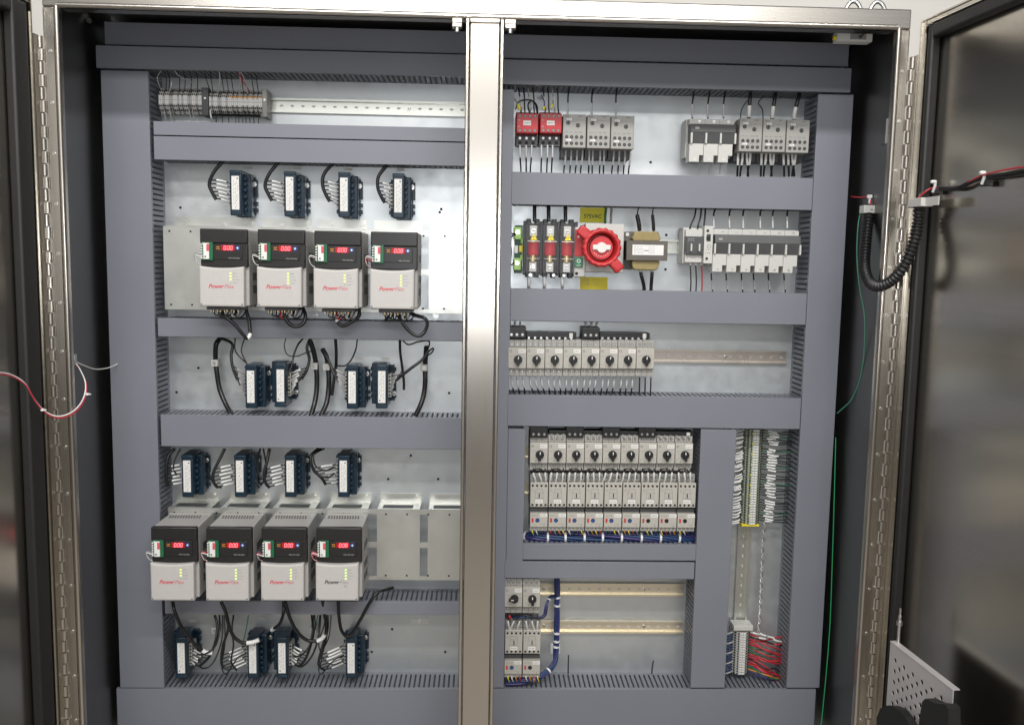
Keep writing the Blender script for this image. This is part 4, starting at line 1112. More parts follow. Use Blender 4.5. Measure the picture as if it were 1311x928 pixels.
for lb, p_, r_ in (
    ('black wire rising left of the second bottom navy module to the duct', [(303, 858, -.075), (296, 846, -.085), (299, 825, -.08), (297, 805, -.07), (299, 787, -.05)], .0022),
    ('black wire with low bend left of the second bottom navy module', [(315, 836, -.07), (304, 842, -.09), (290, 862, -.09), (284, 852, -.085), (288, 822, -.075), (287, 787, -.05)], .0018),
    ('black wire between the first bottom navy module and the duct above', [(252, 838, -.07), (264, 836, -.095), (276, 826, -.09), (281, 806, -.075), (281, 787, -.05)], .0022),
    ('black wire curving up from the first bottom navy module', [(250, 850, -.07), (262, 855, -.095), (274, 846, -.09), (284, 818, -.08), (285, 787, -.05)], .0018),
    ('black wire between the third bottom navy module and the duct above', [(376, 840, -.07), (386, 838, -.095), (396, 826, -.09), (400, 805, -.075), (399, 787, -.05)], .0022),
    ('black wire curving up from the third bottom navy module', [(376, 850, -.07), (388, 852, -.095), (401, 836, -.09), (408, 812, -.08), (410, 787, -.05)], .0026),
    ('thin black wire loop low between the last two bottom navy modules', [(440, 838, -.07), (426, 846, -.09), (412, 862, -.085), (408, 856, -.08), (412, 842, -.08), (408, 822, -.07), (415, 800, -.06), (416, 787, -.05)], .0016),
    ('black wire dropping straight beside the last bottom navy module', [(440, 846, -.07), (424, 850, -.085), (412, 838, -.08), (421, 815, -.07), (424, 787, -.05)], .0016),
    ('black wire hanging behind the second module above the lower drives', [(337, 574, -.05), (340, 590, -.05), (341, 606, -.05), (334, 621, -.05), (326, 615, -.05)], .0022),
    ('black wire pair hanging left of the third module above the lower drives', [(333, 574, -.06), (330, 592, -.06), (332, 608, -.06), (341, 617, -.065)], .0026),
    ('black wire looping from the duct over the last module above the lower drives', [(415, 574, -.06), (402, 582, -.085), (404, 596, -.09), (416, 602, -.09), (428, 598, -.07)], .0022),
    ('second black wire looping over the last module above the lower drives', [(411, 574, -.06), (398, 584, -.09), (402, 604, -.095), (418, 611, -.09), (428, 606, -.07)], .0022),
    ('black wire dropping to the first module above the lower drives', [(231, 574, -.06), (224, 588, -.07), (222, 600, -.075), (226, 607, -.07)], .002),
    ('black wire behind the first module above the lower drives', [(266, 600, -.04), (270, 612, -.04), (276, 622, -.04), (284, 624, -.04)], .0022)):
    wire(lb, p_, r_, 'cable')
# connector clutter below the upper drives
for i, (px, py) in enumerate(UP):
    r = thing('terminal_plug', 'screw terminals with short wires under the %s upper drive' % upn[i], 'terminal', L0(px+2, py+52, -.15), 'screw terminals under the upper drives')
    MB().box(-38, 40, -172, -100, -2, 5, 0, 1).build('body', 'dkgrey', r)
    mb = MB()
    for k in range(9):
        x = -34+k*8; mb.cyl((x, -150-8*(k % 2), -9), 'z', 2.6, 8, 8, k % 2)
    mb.build('screws', ['screw', 'brass'], r)
    for k in range(6):
        x = -26+k*10
        P = [Vector((x*.001, -.150, -.004)), Vector(((x+3)*.001, -.156, -.014-.003*(k % 3))), Vector(((x+14)*.001, -.145, -.016-.002*(k % 2))), Vector(((x+18)*.001, -.12, -.004))]
        MB(1).tube(spline(P, 6), .0016, 6).build('wire', ('cable', 'cable', 'redwire' if i in (1, 2) else 'cable', 'cable', 'sleeve', 'cable')[k], r)

# ------------------------------------------------------------------ wires at top left terminals
def thin(label, pts, mat='gwire', r=.0009, sl=(), group='thin wires at the top left terminals'):
    return wire(label, pts, r, mat, sl, group, seg=6)
thin('pale wire bending down to the far left terminal at top left', [(206, 91, -.09), (201.5, 100, -.08), (204, 110, -.07), (207, 117, -.05)], 'sleeve')
thin('pale wire sweeping right to the middle of the left terminal cluster', [(223, 91, -.09), (230, 98, -.08), (242, 104, -.07), (250, 108, -.065)], 'sleeve')
thin('pale bundle of short wires standing over the left terminal cluster', [(220, 105, -.08), (219, 111, -.075), (217, 117, -.06)], 'sleeve', .002)
for k, px in enumerate((212, 216, 229, 236, 244, 252)):
    thin('thin dark wire from the duct to the left terminal cluster at the top left', [(px-2, 91, -.08), (px+1, 101, -.07), (px+.5, 117, -.05)], 'cable', .0010, (), 'dark wires of the left terminal cluster')
thin('pale upright wire to the start of the right terminal cluster', [(281, 92, -.09), (281.5, 104, -.08), (278.5, 121, -.05)], 'sleeve', .0013)
thin('pale upright wire left of the red wire at top left', [(307, 92, -.09), (307.5, 104, -.08), (306.5, 120, -.05)], 'sleeve', .0013)
thin('red wire slanting down to the right terminal cluster', [(305, 93, -.09), (311, 104, -.085), (320, 118, -.055)], 'redwire', .0014)
thin('pale wire slanting beside the red wire at top left', [(308, 92, -.092), (314, 104, -.086), (317, 120, -.055)], 'sleeve', .0010)
thin('dark wire crossing above the gap between both terminal clusters', [(262, 94, -.085), (266, 108, -.08), (270, 119, -.055)], 'cable', .0012)
for k, px in enumerate((273, 287, 293, 299, 312, 325, 331)):
    thin('thin dark wire from the duct to the right terminal cluster at the top left', [(px-4, 93, -.08), (px-2, 106, -.07), (px, 120, -.05)], 'cable', .0010, (), 'dark wires of the right terminal cluster')
thin('white sleeved wire leaving downward beside the dark end stop', [(269, 141, -.06), (270.5, 151, -.065), (275, 158, -.06)], 'sleeve', .0012, ((.05, .6, 'white', 1.8),))
for k, px in enumerate((206, 210, 217, 221, 242, 246)):
    thin('pale thin wire leaving the underside of the left terminal cluster', [(px, 140, -.05), (px+1.5, 149, -.055), (px+3, 157, -.05)], 'sleeve' if k % 3 else 'gwire', .0009, (), 'pale wires below the left terminal cluster')
for k, px in enumerate((276, 284, 292, 301, 305, 310, 314, 319, 324, 330)):
    thin('dark thin wire leaving the underside of the right terminal cluster', [(px, 142, -.05), (px+.8, 151, -.055), (px+1, 159, -.05)], 'cable', .0010, (), 'dark wires below the right terminal cluster')
r = tag(MB(1).tube([at(268, 146, -.03), at(300, 146.5, -.03), at(334, 147.5, -.03)], .005, 8).build('wire_bundle', 'cable'), 'dark wire bundle lying under the right terminal cluster', 'wire bundle')

# ------------------------------------------------------------------ wires of the right half
WHT = 'white'
def drops(label, xs, y0, y1, Y0=-.07, Y1=-.055, bend=0, r=.0019, sl=(.02, .48), mat='cable', sm='sleeve', group=None, rf=1.3):
    for k, x in enumerate(xs):
        b = bend if not isinstance(bend, (list, tuple)) else bend[k]
        wire(label, [(x, y0, Y0), (x+b*.25, y0*.6+y1*.4, Y0-.004), (x+b*.8, y0*.25+y1*.75, (Y0+Y1)/2), (x+b, y1, Y1)], r, mat, ((sl[0], sl[1], sm, rf),) if sl else (), group or label, n=5)
g = 'wires under the red contactors'
drops('black wire with pale sleeve under the red contactor nearest the post', [665.5, 673.5, 680.8], 186, 223, bend=(1.5, .3, -2), sl=(.0, .42))
drops('black wire with pale sleeve under the red contactor beside the grey relays', [693.2, 701, 707.5], 186, 223, bend=(-.5, -1, -1.5), sl=(.0, .42))
for k, (x, nm) in enumerate(((735.5, 'the grey relay beside the red contactors'), (766, 'the middle grey relay beside the red contactors'), (797, 'the grey relay farthest from the red contactors'))):
    drops('black wire with pale sleeve below '+nm, [x-11, x-4, x+3.5, x+10.5] if k != 1 else [x-11.5, x-7, x+2.5, x+7.5], 193, 224, -.062, -.05, (-3, -2, -2.5, -3) if k != 1 else -1, sl=(.0, .58))
    wire('black wire with clear sleeve rising from '+nm, [(x-8.5 if k else x-9, 148, -.07), (x-8.5, 135, -.075), (x-8.3, 124, -.08), (x-6.5, 112, -.07)], .0020, 'cable', ((.0, .42, 'sleeve', 1.3),))
for x, nm, off in ((675, 'nearest the post', 0), (706, 'beside the grey relays', 31)):
    for k in range(4):
        px = x-9+k*6
        wire('dark wire dropping from the top duct into the red contactor '+nm, [(px-2, 113, -.085), (px-.5, 124, -.09), (px+1.5-(k % 2)*2, 136, -.092), (px+.5, 147, -.09)], .0018, ('cable', 'cable', 'gwire', 'cable')[k], ((.35, .75, 'sleeve', 1.25),) if k in (0, 2) else (), 'dark wires into the red contactor '+nm, n=6)
wire('black wire loop arching over the red contactor nearest the post', [(660, 140, -.09), (664, 131, -.1), (674, 128, -.105), (684, 131, -.1), (688, 146, -.09)], .0016, 'cable')
wire('black inner wire loop over the red contactor nearest the post', [(678, 146, -.095), (676, 134, -.1), (681, 129.5, -.105), (687, 135, -.1), (689, 147, -.09)], .0018, 'cable')
wire('yellow tipped wire left above the red contactor nearest the post', [(659, 127, -.09), (663, 134, -.1), (666, 141, -.1)], .0015, 'gwire', ((.6, 1, 'yellow', 2.2),))
wire('violet wire with yellow tip between the two red contactors', [(693, 122, -.09), (697, 131, -.098), (696, 141, -.1)], .0014, 'violet', ((.8, 1, 'yellow', 2.2),))
wire('short wire with yellow tip over the red contactor beside the grey relays', [(709, 128, -.09), (707, 134, -.1), (706, 140, -.1)], .0014, 'gwire', ((.6, .9, 'yellow', 2.0),))
for k, x in enumerate((886, 906, 926)):
    wire('black wire with pale lower sleeve rising from the three pole fuse holder', [(x+.3, 152, -.07), (x, 143, -.075), (x+.3, 133, -.08), (x+2.5, 118, -.07)], .0020, 'cable', ((.05, .50, 'sleeve', 1.15),), 'wires above the three pole fuse holder')
for k, x in enumerate((898, 911, 925)):
    wire('pale stub of wire under the three pole fuse holder', [(x-3, 207, -.05), (x-3, 215, -.05), (x-3.5, 223, -.045)], .0015, 'sleeve', (), 'wire stubs under the three pole fuse holder')
for k, (x, dx, nm) in enumerate(((959, 2, 'left'), (989, 5, 'middle'), (1017, 8, 'right'))):
    y0 = 154+k*1.2
    wire('thick black cable with white marker above the %s relay of the far right trio' % nm, [(x-.5, y0, -.07), (x+.2, y0-12, -.08), (x+dx*.5, y0-26, -.085), (x+dx, y0-42, -.07)], .0045, 'cable', ((.10, .42, 'white', 1.12),), None, 'cable', 'cable', seg=10)
wire('thin dark wire bent beside the left cable of the relay trio by the right duct', [(948, 153, -.08), (949, 142, -.085), (953, 134, -.085), (958, 128, -.08)], .0012, 'cable')
wire('thin dark wire curling between two cables above the relay trio', [(977, 153, -.08), (976, 140, -.085), (971, 132, -.085), (978, 123, -.08)], .0013, 'cable')
for k, x in enumerate((947, 977, 1005)):
    nm = ('left', 'middle', 'right')[k]
    drops('black wire with white marker below the %s relay of the trio by the right duct' % nm, [x-2, x+4, x+9, x+14], 194, 226, -.065, -.05, (-1, -3.5, 2, -4) if k < 2 else (1, 1, 3, -5), .0026, (.05, .52), sm='white', rf=1.2)
# second row
drops('heavy black cable above the fuse block with clear covers', [684.5, 702.5, 724], 262, 283, -.055, -.06, 0, .0048, None)
drops('heavy grey cable below the fuse block with clear covers', [677, 697, 720], 355, 374, -.055, -.05, 0, .0040, (.0, .55), 'gwire', 'sleeve', None, 1.05)
wire('green wire beside the voltage sign going behind the red handle', [(776, 266, -.05), (775, 277, -.05), (775, 290, -.04)], .0032, 'greenwire')
wire('grey wire right of the green wire by the voltage sign', [(783, 266, -.05), (782.5, 277, -.05), (782, 290, -.04)], .0032, 'gwire')
for x, d, nm in ((816, 3, 'left'), (835.5, 1.5, 'right')):
    wire('%s black sleeved lead on top of the transformer' % nm, [(x+d*.6, 265, -.05), (x, 275, -.055), (x+d*.7, 287, -.055), (x+d, 298, -.05)], .0016, 'cable', ((.32, .92, 'cable', 3.2 if nm == 'left' else 2.6),))
for x, d, nm in ((820, 5, 'left'), (835, -1.5, 'right')):
    wire('%s black sleeved lead under the transformer' % nm, [(x, 346, -.055), (x+d*.3, 354, -.058), (x+d*.8, 364, -.05), (x+d, 374, -.045)], .0016, 'cable', ((.1, .95, 'cable', 2.8), (.0, .1, 'white', 2.6)))
for x, d in ((883, 8), (893, 5), (901, 2)):
    wire('black wire curving down to the small two pole breaker', [(x+d, 266, -.055), (x+d*.8, 277, -.062), (x+d*.2, 288, -.066), (x, 295, -.066)], .0021, 'cable', (), 'black wires above the small two pole breaker')
for x, m_, nm in ((884, 'cable', 'left black'), (891, 'cable', 'right black'), (898.5, 'redwire', 'red')):
    wire('%s wire below the small two pole breaker' % nm, [(x-.5, 335, -.06), (x, 345, -.062), (x+.5, 360, -.05), (x, 374, -.045)], .0016, m_, ((.0, .12, 'white', 2.0),))
for k, x in enumerate((913.5, 933.5, 951, 973, 989, 1007.5)):
    wire('black wire with clear tip above the long six pole fuse holder', [(x+4, 266, -.05), (x+.8, 271, -.06), (x+.2, 279, -.066), (x+.5, 293, -.07)], .0022, 'cable', ((.5, .98, 'sleeve', 1.1),), 'wires above the long six pole fuse holder')
for k, x in enumerate((911, 930, 949.5, 965, 984, 1004)):
    wire('black wire with pale sleeve below the long six pole fuse holder', [(x-.5, 350, -.055), (x, 358, -.058), (x+1, 366, -.05), (x+1.5, 374, -.045)], .0018, 'cable', ((.35, .85, 'sleeve', 1.4),), 'wires below the long six pole fuse holder')
# third row
a3p = [(662.3+i*23.4) for i in range(8)]
for i, x in enumerate(a3p):
    dx = (3, 4.5, 2, -1.5, -4, -3, -2, -.5)[i]
    nm = near[i].split(',')[0]
    drops('dark sleeved wire below the breaker %s, row of eight' % nm, [x-7.2, x, x+7.2], 483, 507, -.07, -.055, dx, .0018, (.0, .5) if i < 7 else None, 'cable', 'sleeve')
for x in (652.5, 659, 665.5): wire('white sleeved wire into the feed terminal beside the centre post', [(x, 412, -.06), (x+.5, 416, -.065), (x, 420, -.06)], .0026, 'sleeve', (), 'white sleeved wires into the feed terminal beside the post')
for x in (749, 756.5, 763): wire('white sleeved wire into the feed terminal in the middle of the row of eight', [(x+1, 412, -.06), (x+.5, 416, -.065), (x, 420, -.06)], .0026, 'sleeve', (), 'white sleeved wires into the middle feed terminal')
# fourth row: white sleeved wires between breakers and contactors
for i in range(9):
    x = 690+i*23.25; lean = (-5, 1.5, 1, -1, 4, 2.5, -1, 2, -2)[i]
    for k in range(3):
        xx = x-7.5+k*7.5
        tx = xx+(-lean if k != 2 else -lean*.5)*.9
        wire('white sleeved wire above the contactor %s of the row of nine' % near9[i], [(xx, 598, -.082), (xx+1, 602.5, -.1), (xx-lean*.1, 607, -.104), (xx+(tx-xx)*.6, 613, -.100), (tx-1, 618, -.09)], .0014, 'cable', ((.42, .97, 'white', 1.7),), 'white sleeved wires of the breaker %s of the row of nine' % near9[i], n=5)
    wire('black wire arching behind the white sleeves %s of the row of nine' % near9[i], [(x-10, 606, -.085), (x-6, 601, -.105), (x+2, 600, -.108), (x+7, 606, -.1), (x+9, 612, -.09)], .0015, 'cable', n=5)
for i, x in enumerate((657.3, 680.5)):
    for k in range(3):
        xx = x-7.5+k*7.5; tx = xx+(3, -4, -3)[k] if i == 0 else xx+(3, 4, 0)[k]
        wire('white sleeved wire above the lower contactor '+('nearest the post' if i == 0 else 'beside the blue harness'), [(xx, 786, -.082), (xx, 790, -.1), (xx+.5, 795, -.104), ((xx+tx)/2, 801, -.1), (tx, 807, -.09)], .0014, 'cable', ((.42, .97, 'white', 1.7),), 'white sleeved wires above the lower contactor '+('nearest the post' if i == 0 else 'beside the blue harness'), n=5)
wire('black bent wire between the lower breaker and contactor by the post', [(650, 792, -.09), (656, 787, -.108), (661, 786, -.11), (662, 793, -.1)], .0016, 'cable')
wire('small red tipped wire end above the lower contactor by the post', [(656, 793, -.1), (653, 790, -.106), (652, 787.5, -.106)], .0018, 'gwire', ((.45, 1, 'redwire', 1.8),))

# blue bundles
def bundle(label, pts, n=7, R=.006, r=.0028, mats=('bluewire',), ties=(), extra=None):
    P = spline([at(*p) for p in pts], 10); o0 = P[0].copy()
    root = thing('wire_bundle', label, 'wire bundle', o0, 'blue wire bundles')
    for k in range(n):
        Q = []
        for i, p in enumerate(P):
            a = 2*PI*k/n+i*.13; t_ = (P[min(i+1, len(P)-1)]-P[max(i-1, 0)]).normalized(); u = Vector((0, 1, 0)); u = (u-t_*u.dot(t_)).normalized(); w = t_.cross(u)
            rr = R if k else 0
            Q.append(p-o0+(u*math.cos(a)+w*math.sin(a))*rr)
        MB(1).tube(Q, r, 7).build('wire', mats[k % len(mats)], root)
    for f in ties:
        c = along(P, f, min(f+.012, 1)); 
        MB(1).tube([q-o0 for q in (c[0], c[-1])], R+r*1.25, 10).build('cable_tie', 'white', root)
    return root, o0
root, o0 = bundle('thick blue wire bundle lying under the nine overload relays', [(671, 686, -.05), (690, 687, -.068), (740, 687, -.07), (800, 687.4, -.07), (850, 687.8, -.07), (888, 689, -.06)], 8, .0085, .0042, ('bluewire', 'bluewire', 'bluewire', 'violet'), (.01, .14, .24, .35, .455, .565, .68, .79, .9))
cols = ['yellow', 'gwire', 'violet', 'redwire', 'bluewire', 'yellow', 'white', 'orange']
for i in range(9):
    for k in range(4):
        x = 680.5+i*23.6+k*5.3
        P = [at(x, 677, -.085)-o0, at(x+1, 680.5, -.092)-o0, at(x+2.5, 684, -.082)-o0]
        MB(1).tube(spline(P, 4), .0015, 6).build('wire', cols[(i*3+k*5+k) % 8], root)
root, o0 = bundle('blue wire harness hanging from the duct and curving under the bottom relays', [(713, 739, -.05), (713.5, 765, -.045), (713, 795, -.045), (712, 830, -.045), (709.5, 848, -.055), (700, 860, -.07), (685, 868, -.08), (668, 872, -.085), (648, 874, -.08)], 6, .005, .003, ('bluewire', 'bluewire', 'violet'), (.14, .2, .4, .46, .5, .68, .8))
for i in range(2):
    for k in range(4):
        x = 650+i*23+k*5
        P = [at(x, 864, -.09)-o0, at(x+.5, 868, -.098)-o0, at(x+2, 872, -.088)-o0]
        MB(1).tube(spline(P, 4), .0016, 6).build('wire', ('yellow', 'white', 'orange', 'redwire')[(i+k) % 4], root)
r = thing('tie_mount', 'white cable tie mount behind the hanging blue harness', 'cable mount', L0(711, 831.5, -.01))
MB().box(-13, 13, -6, -.3, -14, 14, 0, 2).build('pad', 'white', r); MB().box(-6, 6, -14, -6, -4, 4, 0, 1).build('saddle', 'white', r)
bundle('short violet branch of wires from the harness to the lower breakers', [(712, 763, -.05), (704, 765, -.07), (700, 775, -.085), (696, 788, -.09), (684, 790, -.095), (670, 788.5, -.095), (652, 791, -.085)], 3, .0028, .0024, ('violet', 'bluewire', 'cable'), (.2,))
wire('thin black wire standing out of the bottom duct right of the blue harness', [(727.3, 862, -.05), (727.5, 850, -.05), (727.8, 838, -.045)], .0018)
wire('short black wire standing out of the bottom duct near the upright duct', [(834.5, 862, -.05), (835, 854, -.05), (836.5, 845, -.045)], .0018)

# wires of the upright terminal strip
rr_ = random.Random(3)
for i, loc in enumerate(VT):
    c = Vector(loc)
    P = [c+Vector((-.022, -.034, 0)), c+Vector((-.030, -.040, .001)), c+Vector((-.043+rr_.uniform(-.003, .003), -.042, -.002+rr_.uniform(-.004, .002))), c+Vector((-.068, -.035, -.008)), c+Vector((-.080, -.03, -.010))]
    if i % 9 != 7:
        wire('black wire with white marker on the left of the upright terminal strip', P, .0012, 'cable', ((.18+rr_.uniform(-.05, .05), .52+rr_.uniform(-.08, .08), 'white', 1.75),), 'wires on the left of the upright terminal strip', world=True, n=4)
    P = [c+Vector((.022, -.034, 0)), c+Vector((.036, -.046, -.001)), c+Vector((.052+rr_.uniform(-.003, .003), -.050+rr_.uniform(-.006, .006), -.002+rr_.uniform(-.0015, .0015))), c+Vector((.085, -.042, -.004+rr_.uniform(-.004, .002))), c+Vector((.110, -.035, -.006)), c+Vector((.128, -.04, -.008))]
    if i % 10 != 6:
        wire('dark wire with white marker on the right of the upright terminal strip', P, .0012, 'greenwire' if i % 6 == 2 else 'cable', ((.13+rr_.uniform(-.03, .03), .33+rr_.uniform(-.04, .04), 'white', 1.8),), 'wires on the right of the upright terminal strip', world=True, n=4)
# lower terminals
for i, loc in enumerate(LT):
    c = Vector(loc)
    if i == 0: m_ = 'paper'
    elif i in (6, 7, 8, 14): m_ = 'greenwire'
    elif i in (2, 11): m_ = 'cable'
    elif i in (15, 16): m_ = 'orange' if i == 15 else 'violet'
    else: m_ = 'redwire'
    nm = {'paper': 'cream', 'greenwire': 'green', 'orange': 'orange', 'violet': 'violet', 'redwire': 'red', 'cable': 'black'}[m_]
    dz = -.006-.0012*i+rr_.uniform(-.014, .010)
    P = [c+Vector((.022, -.034, 0)), c+Vector((.034, -.046, 0)), c+Vector((.060+rr_.uniform(-.01, .01), -.052+rr_.uniform(-.015, .012), dz*.5+rr_.uniform(-.004, .004))), c+Vector((.088, -.045+rr_.uniform(-.015, .01), dz)), c+Vector((.106, -.04, dz*1.4))]
    wire('%s wire fanning right from the lower terminals' % nm, P, .0022 if m_ == 'redwire' else .0026 if i == 0 else .0018, m_, (), nm+' wires at the lower terminals', world=True, n=5)
    if 2 < i < 15 and i % 2:
        m2 = 'redwire' if i % 4 else ('greenwire' if i % 8 else 'cable'); n2 = {'redwire': 'red', 'greenwire': 'green', 'cable': 'black'}[m2]
        d2 = dz+rr_.uniform(-.016, .006)
        wire('%s wire fanning right from the lower terminals' % n2, [c+Vector((.022, -.030, 0)), c+Vector((.040, -.052, .001)), c+Vector((.066, -.062, d2*.4)), c+Vector((.090, -.05, d2)), c+Vector((.106, -.042, d2*1.5))], .0019, m2, (), n2+' wires at the lower terminals', world=True, n=5)
    P = [c+Vector((-.022, -.034, 0)), c+Vector((-.032, -.044, .001)), c+Vector((-.044, -.04, -.004)), c+Vector((-.058, -.03, -.006))]
    wire('dark blue wire leaving the left of the lower terminals', P, .0017, 'bluewire' if i % 4 else 'sleeve', (), 'dark wires left of the lower terminals', world=True, n=4)
wire('violet wire drooping below the red wires at lower right', [(964, 866, -.07), (978, 864, -.08), (984, 870, -.08), (985, 876, -.06)], .0013, 'violet')
wire('upper white sleeved stub above the cream wire at lower right', [(970, 808, -.06), (976, 812, -.065), (982, 814, -.065), (991, 816.5, -.06)], .0012, 'gwire', ((.15, .45, 'white', 2), (.6, 1, 'white', 2)))
wire('lower white sleeved stub above the cream wire at lower right', [(966, 815, -.06), (974, 816.5, -.065), (983, 818, -.06)], .0012, 'gwire', ((.3, .8, 'white', 2),))
# twisted pale drain wire along the rail
P = spline([at(*p) for p in ((979, 668, -.05), (976.5, 700, -.03), (975, 740, -.025), (973.5, 775, -.03), (971, 808, -.05))], 30)
o0 = P[0].copy(); tw = thing('twisted_wire', 'pale twisted wire running down beside the upright rail', 'wire', o0)
for s in (0, PI):
    MB(1).tube([p-o0+Vector((.0026*math.cos(i*.55+s), .0026*math.sin(i*.55+s), 0)) for i, p in enumerate(P)], .0013, 6).build('strand', 'sleeve' if s else 'screw', tw)

# ------------------------------------------------------------------ left side: door wires
Yd = -.30
def pair(label, pts, mats, off):
    for m_, o_, lb in zip(mats, off, label):
        wire(lb, [(x+o_[0], y+o_[1], Y) for x, y, Y in pts], .0015, m_, (), 'red and white wires crossing the left hinge')
pts = [(-25, 478, -.62), (0, 477.5, -.52), (17, 481, -.47), (33, 492, -.44), (45, 512, -.42), (57, 526, -.40), (72, 533, -.38), (87, 531, -.36), (101, 521, -.33), (109, 506, -.30), (110, 490, -.29), (104, 475, -.285), (96.5, 464, -.285)]
pair(['red wire of the pair hanging across the left hinge', 'white wire of the pair hanging across the left hinge'], pts, ('redwire', 'white'), ((.4, 1.6), (-.8, -.6)))
wire('pale pink wire from the side wall holder to the left upright duct', [(97, 463, -.285), (108, 468, -.25), (122, 472.5, -.20), (136, 471.5, -.15), (146, 468, -.115), (150, 466, -.105)], .0013, 'paper')
for (px, py, Y), lb in (((54.5, 524.5, -.405), 'small white tie on the red and white wires near the left door'), ((112, 504.5, -.3), 'small white tie on the red and white wires inside the left jamb')):
    p = at(px, py, Y); o = MB(1).box(-.003, .003, -.003, .003, -.0025, .0025, 0, .0008).box(.002, .008, -.001, .001, -.001, .001).build('cable_tie', 'white', None, p); tag(o, lb, 'cable tie', 'small white ties on the red and white wires')
p = at(95.5, 460, -.287); r = thing('wire_holder', 'small metal wire holder on the left side wall', 'wire holder', (p.x, p.y, p.z))
MB(1).box(-.003, .003, -.006, .006, -.012, .012, 0, .001).build('clip', 'screw', r); MB(1).box(-.03, -.003, -.004, .004, -.004, .004).build('arm', 'steel_in', r)

# ------------------------------------------------------------------ right side: conduit, door cable, bracket, green wires
TRm, u, n, pr_o = TR
dp = pr_o+n*(-.026)
def dr(px, py, off=.01): return at_plane(px, py, dp+n*off, n)
A = at(1113, 270, -.20); B = dr(1177, 261, .035)
pts = [A, at(1110, 300, -.22), at(1107, 335, -.25), at(1109, 352, -.28), at(1116, 364, -.31), at(1128, 366, -.345), at(1143, 358, -.375), at(1158, 340, -.40), at(1170, 310, -.405), at(1175, 285, -.40), B]
P = spline(pts, 30); o0 = P[0].copy()
cd = thing('corrugated_conduit', 'black corrugated conduit looping between the cabinet wall and the right door', 'conduit', o0)
L = [0]
for a, b in zip(P, P[1:]): L.append(L[-1]+(b-a).length)
nn = 460; Q = [along(P, i/nn, i/nn+1e-6)[0]-o0 for i in range(nn)]
MB(1).tube(Q, [.0105+.0022*math.sin(i/nn*L[-1]/.0085*2*PI) for i in range(nn)], 14).build('hose', 'cable', cd)
MB(1).box(-.018, .022, -.012, .014, -.006, .012, 0, .001).build('wall_clamp', 'ltgrey', cd)
Rz = Matrix.Rotation(math.atan2(u.y, u.x), 4, 'Z')
q = MB(1).box(-.022, .028, -.013, .013, -.007, .011, 0, .001).box(.027, .075, -.004, -.002, -.007, .011, 0)
q.xform(Matrix.Translation(B-o0) @ Rz).build('door_clamp', 'ltgrey', cd)
wire('red and black door cable, black strand along the right door', [dr(1176, 252, .03), dr(1188, 244, .02), dr(1202, 240, .012), dr(1225, 240, .012), dr(1245, 231, .012), dr(1262, 226, .012), dr(1290, 222, .012), dr(1330, 214, .012)], .0034, 'cable', (), None, 'door_cable', 'cable', world=True)
wire('short red strand where the door cable leaves the conduit', [dr(1176, 253, .034), dr(1186, 245, .026), dr(1193, 241, .018), dr(1204, 241, .012)], .0018, 'redwire', (), 'red strands of the door cable', 'door_cable', 'cable', world=True)
wire('red strand of the door cable toward the right edge of the photo', [dr(1228, 239, .010), dr(1248, 229, .016), dr(1262, 223.5, .018), dr(1290, 217, .018), dr(1330, 211, .016)], .0018, 'redwire', (), 'red strands of the door cable', 'door_cable', 'cable', world=True)
wire('second black strand of the right door cable', [dr(1186, 247, .02), dr(1202, 243, .012), dr(1226, 242.5, .010), dr(1247, 233, .010), dr(1262, 229, .012), dr(1290, 226, .010), dr(1330, 220, .010)], .0026, 'cable', (), None, 'door_cable', 'cable', world=True)
for (px, py), lb in (((1197, 239), 'white tie with black tail on the door cable nearest the hinge'), ((1260, 228), 'white tie on the door cable toward the right edge of the photo')):
    p = dr(px, py, .014); r = thing('cable_tie', lb, 'cable tie', p, 'white ties on the door cable')
    MB(1).tube([(-.004, 0, -.012), (-.002, -.004, .0), (0, 0, .011)], .0032, 8).build('strap', 'sleeve', r)
    MB(1).box(-.010, .001, -.006, .004, .006, .013, 0, .0025).build('head', 'white', r)
    MB(1).box(-.008, .014, -.002, .01, -.016, -.004, 0, .001).xform(Rz).build('mount', 'black', r)
wire('short red wire from the cabinet duct to the conduit', [(1090, 252, -.1), (1102, 253, -.15), (1113, 252.5, -.19), (1115, 262, -.2)], .0018, 'redwire')
p = at(1113, 253, -.195); o = MB(1).box(-.005, .006, -.004, .004, -.002, .006, 0, .001).box(-.001, .002, -.003, .003, -.014, -.002).build('cable_tie', 'white', None, p); tag(o, 'white tie above the wall end of the black conduit', 'cable tie')
wire('thin green wire curving down from the conduit clamp', [(1105, 264, -.18), (1099, 285, -.18), (1097, 325, -.18), (1100, 365, -.20), (1107, 410, -.22), (1104, 470, -.20), (1092, 508, -.16), (1072, 529, -.115)], .0013, plastic('bluish green wire', (.06, .26, .17), .4, .1))
wire('bright green wire running down the right side wall to the bottom', [(1070, 560, -.10), (1068, 640, -.115), (1065.5, 720, -.13), (1062.5, 800, -.145), (1057, 870, -.16), (1049, 950, -.17)], .0013, plastic('bright green wire', (.015, .30, .10), .4, .1))
# door switch under the roof
a, b = at(1073, 39.5, -.22), at(1117, 54, -.22)
r = thing('door_switch', 'pale rectangular door switch under the cabinet roof at right', 'switch', ((a.x+b.x)/2, -.22, (a.z+b.z)/2)); w, h = (b.x-a.x)/2, (a.z-b.z)/2
MB(1).box(-w, w, 0, .03, -h, h, 0, .0015).build('housing', 'white', r)
MB(1).box(-.012, .025, -.0008, 0, -h*.62, h*.62).build('nameplate', 'grey', r)
MB(1).prism([(.006, 0), (.012, -.006), (.016, -.001), (.022, .008), (.012, .003)], -.0014, -.0008).build('printed_mark', 'dkgrey', r)
MB(1).cyl((-w-.006, .012, -.002), 'x', .005, .006, 10).build('cable_gland', 'yellow', r)
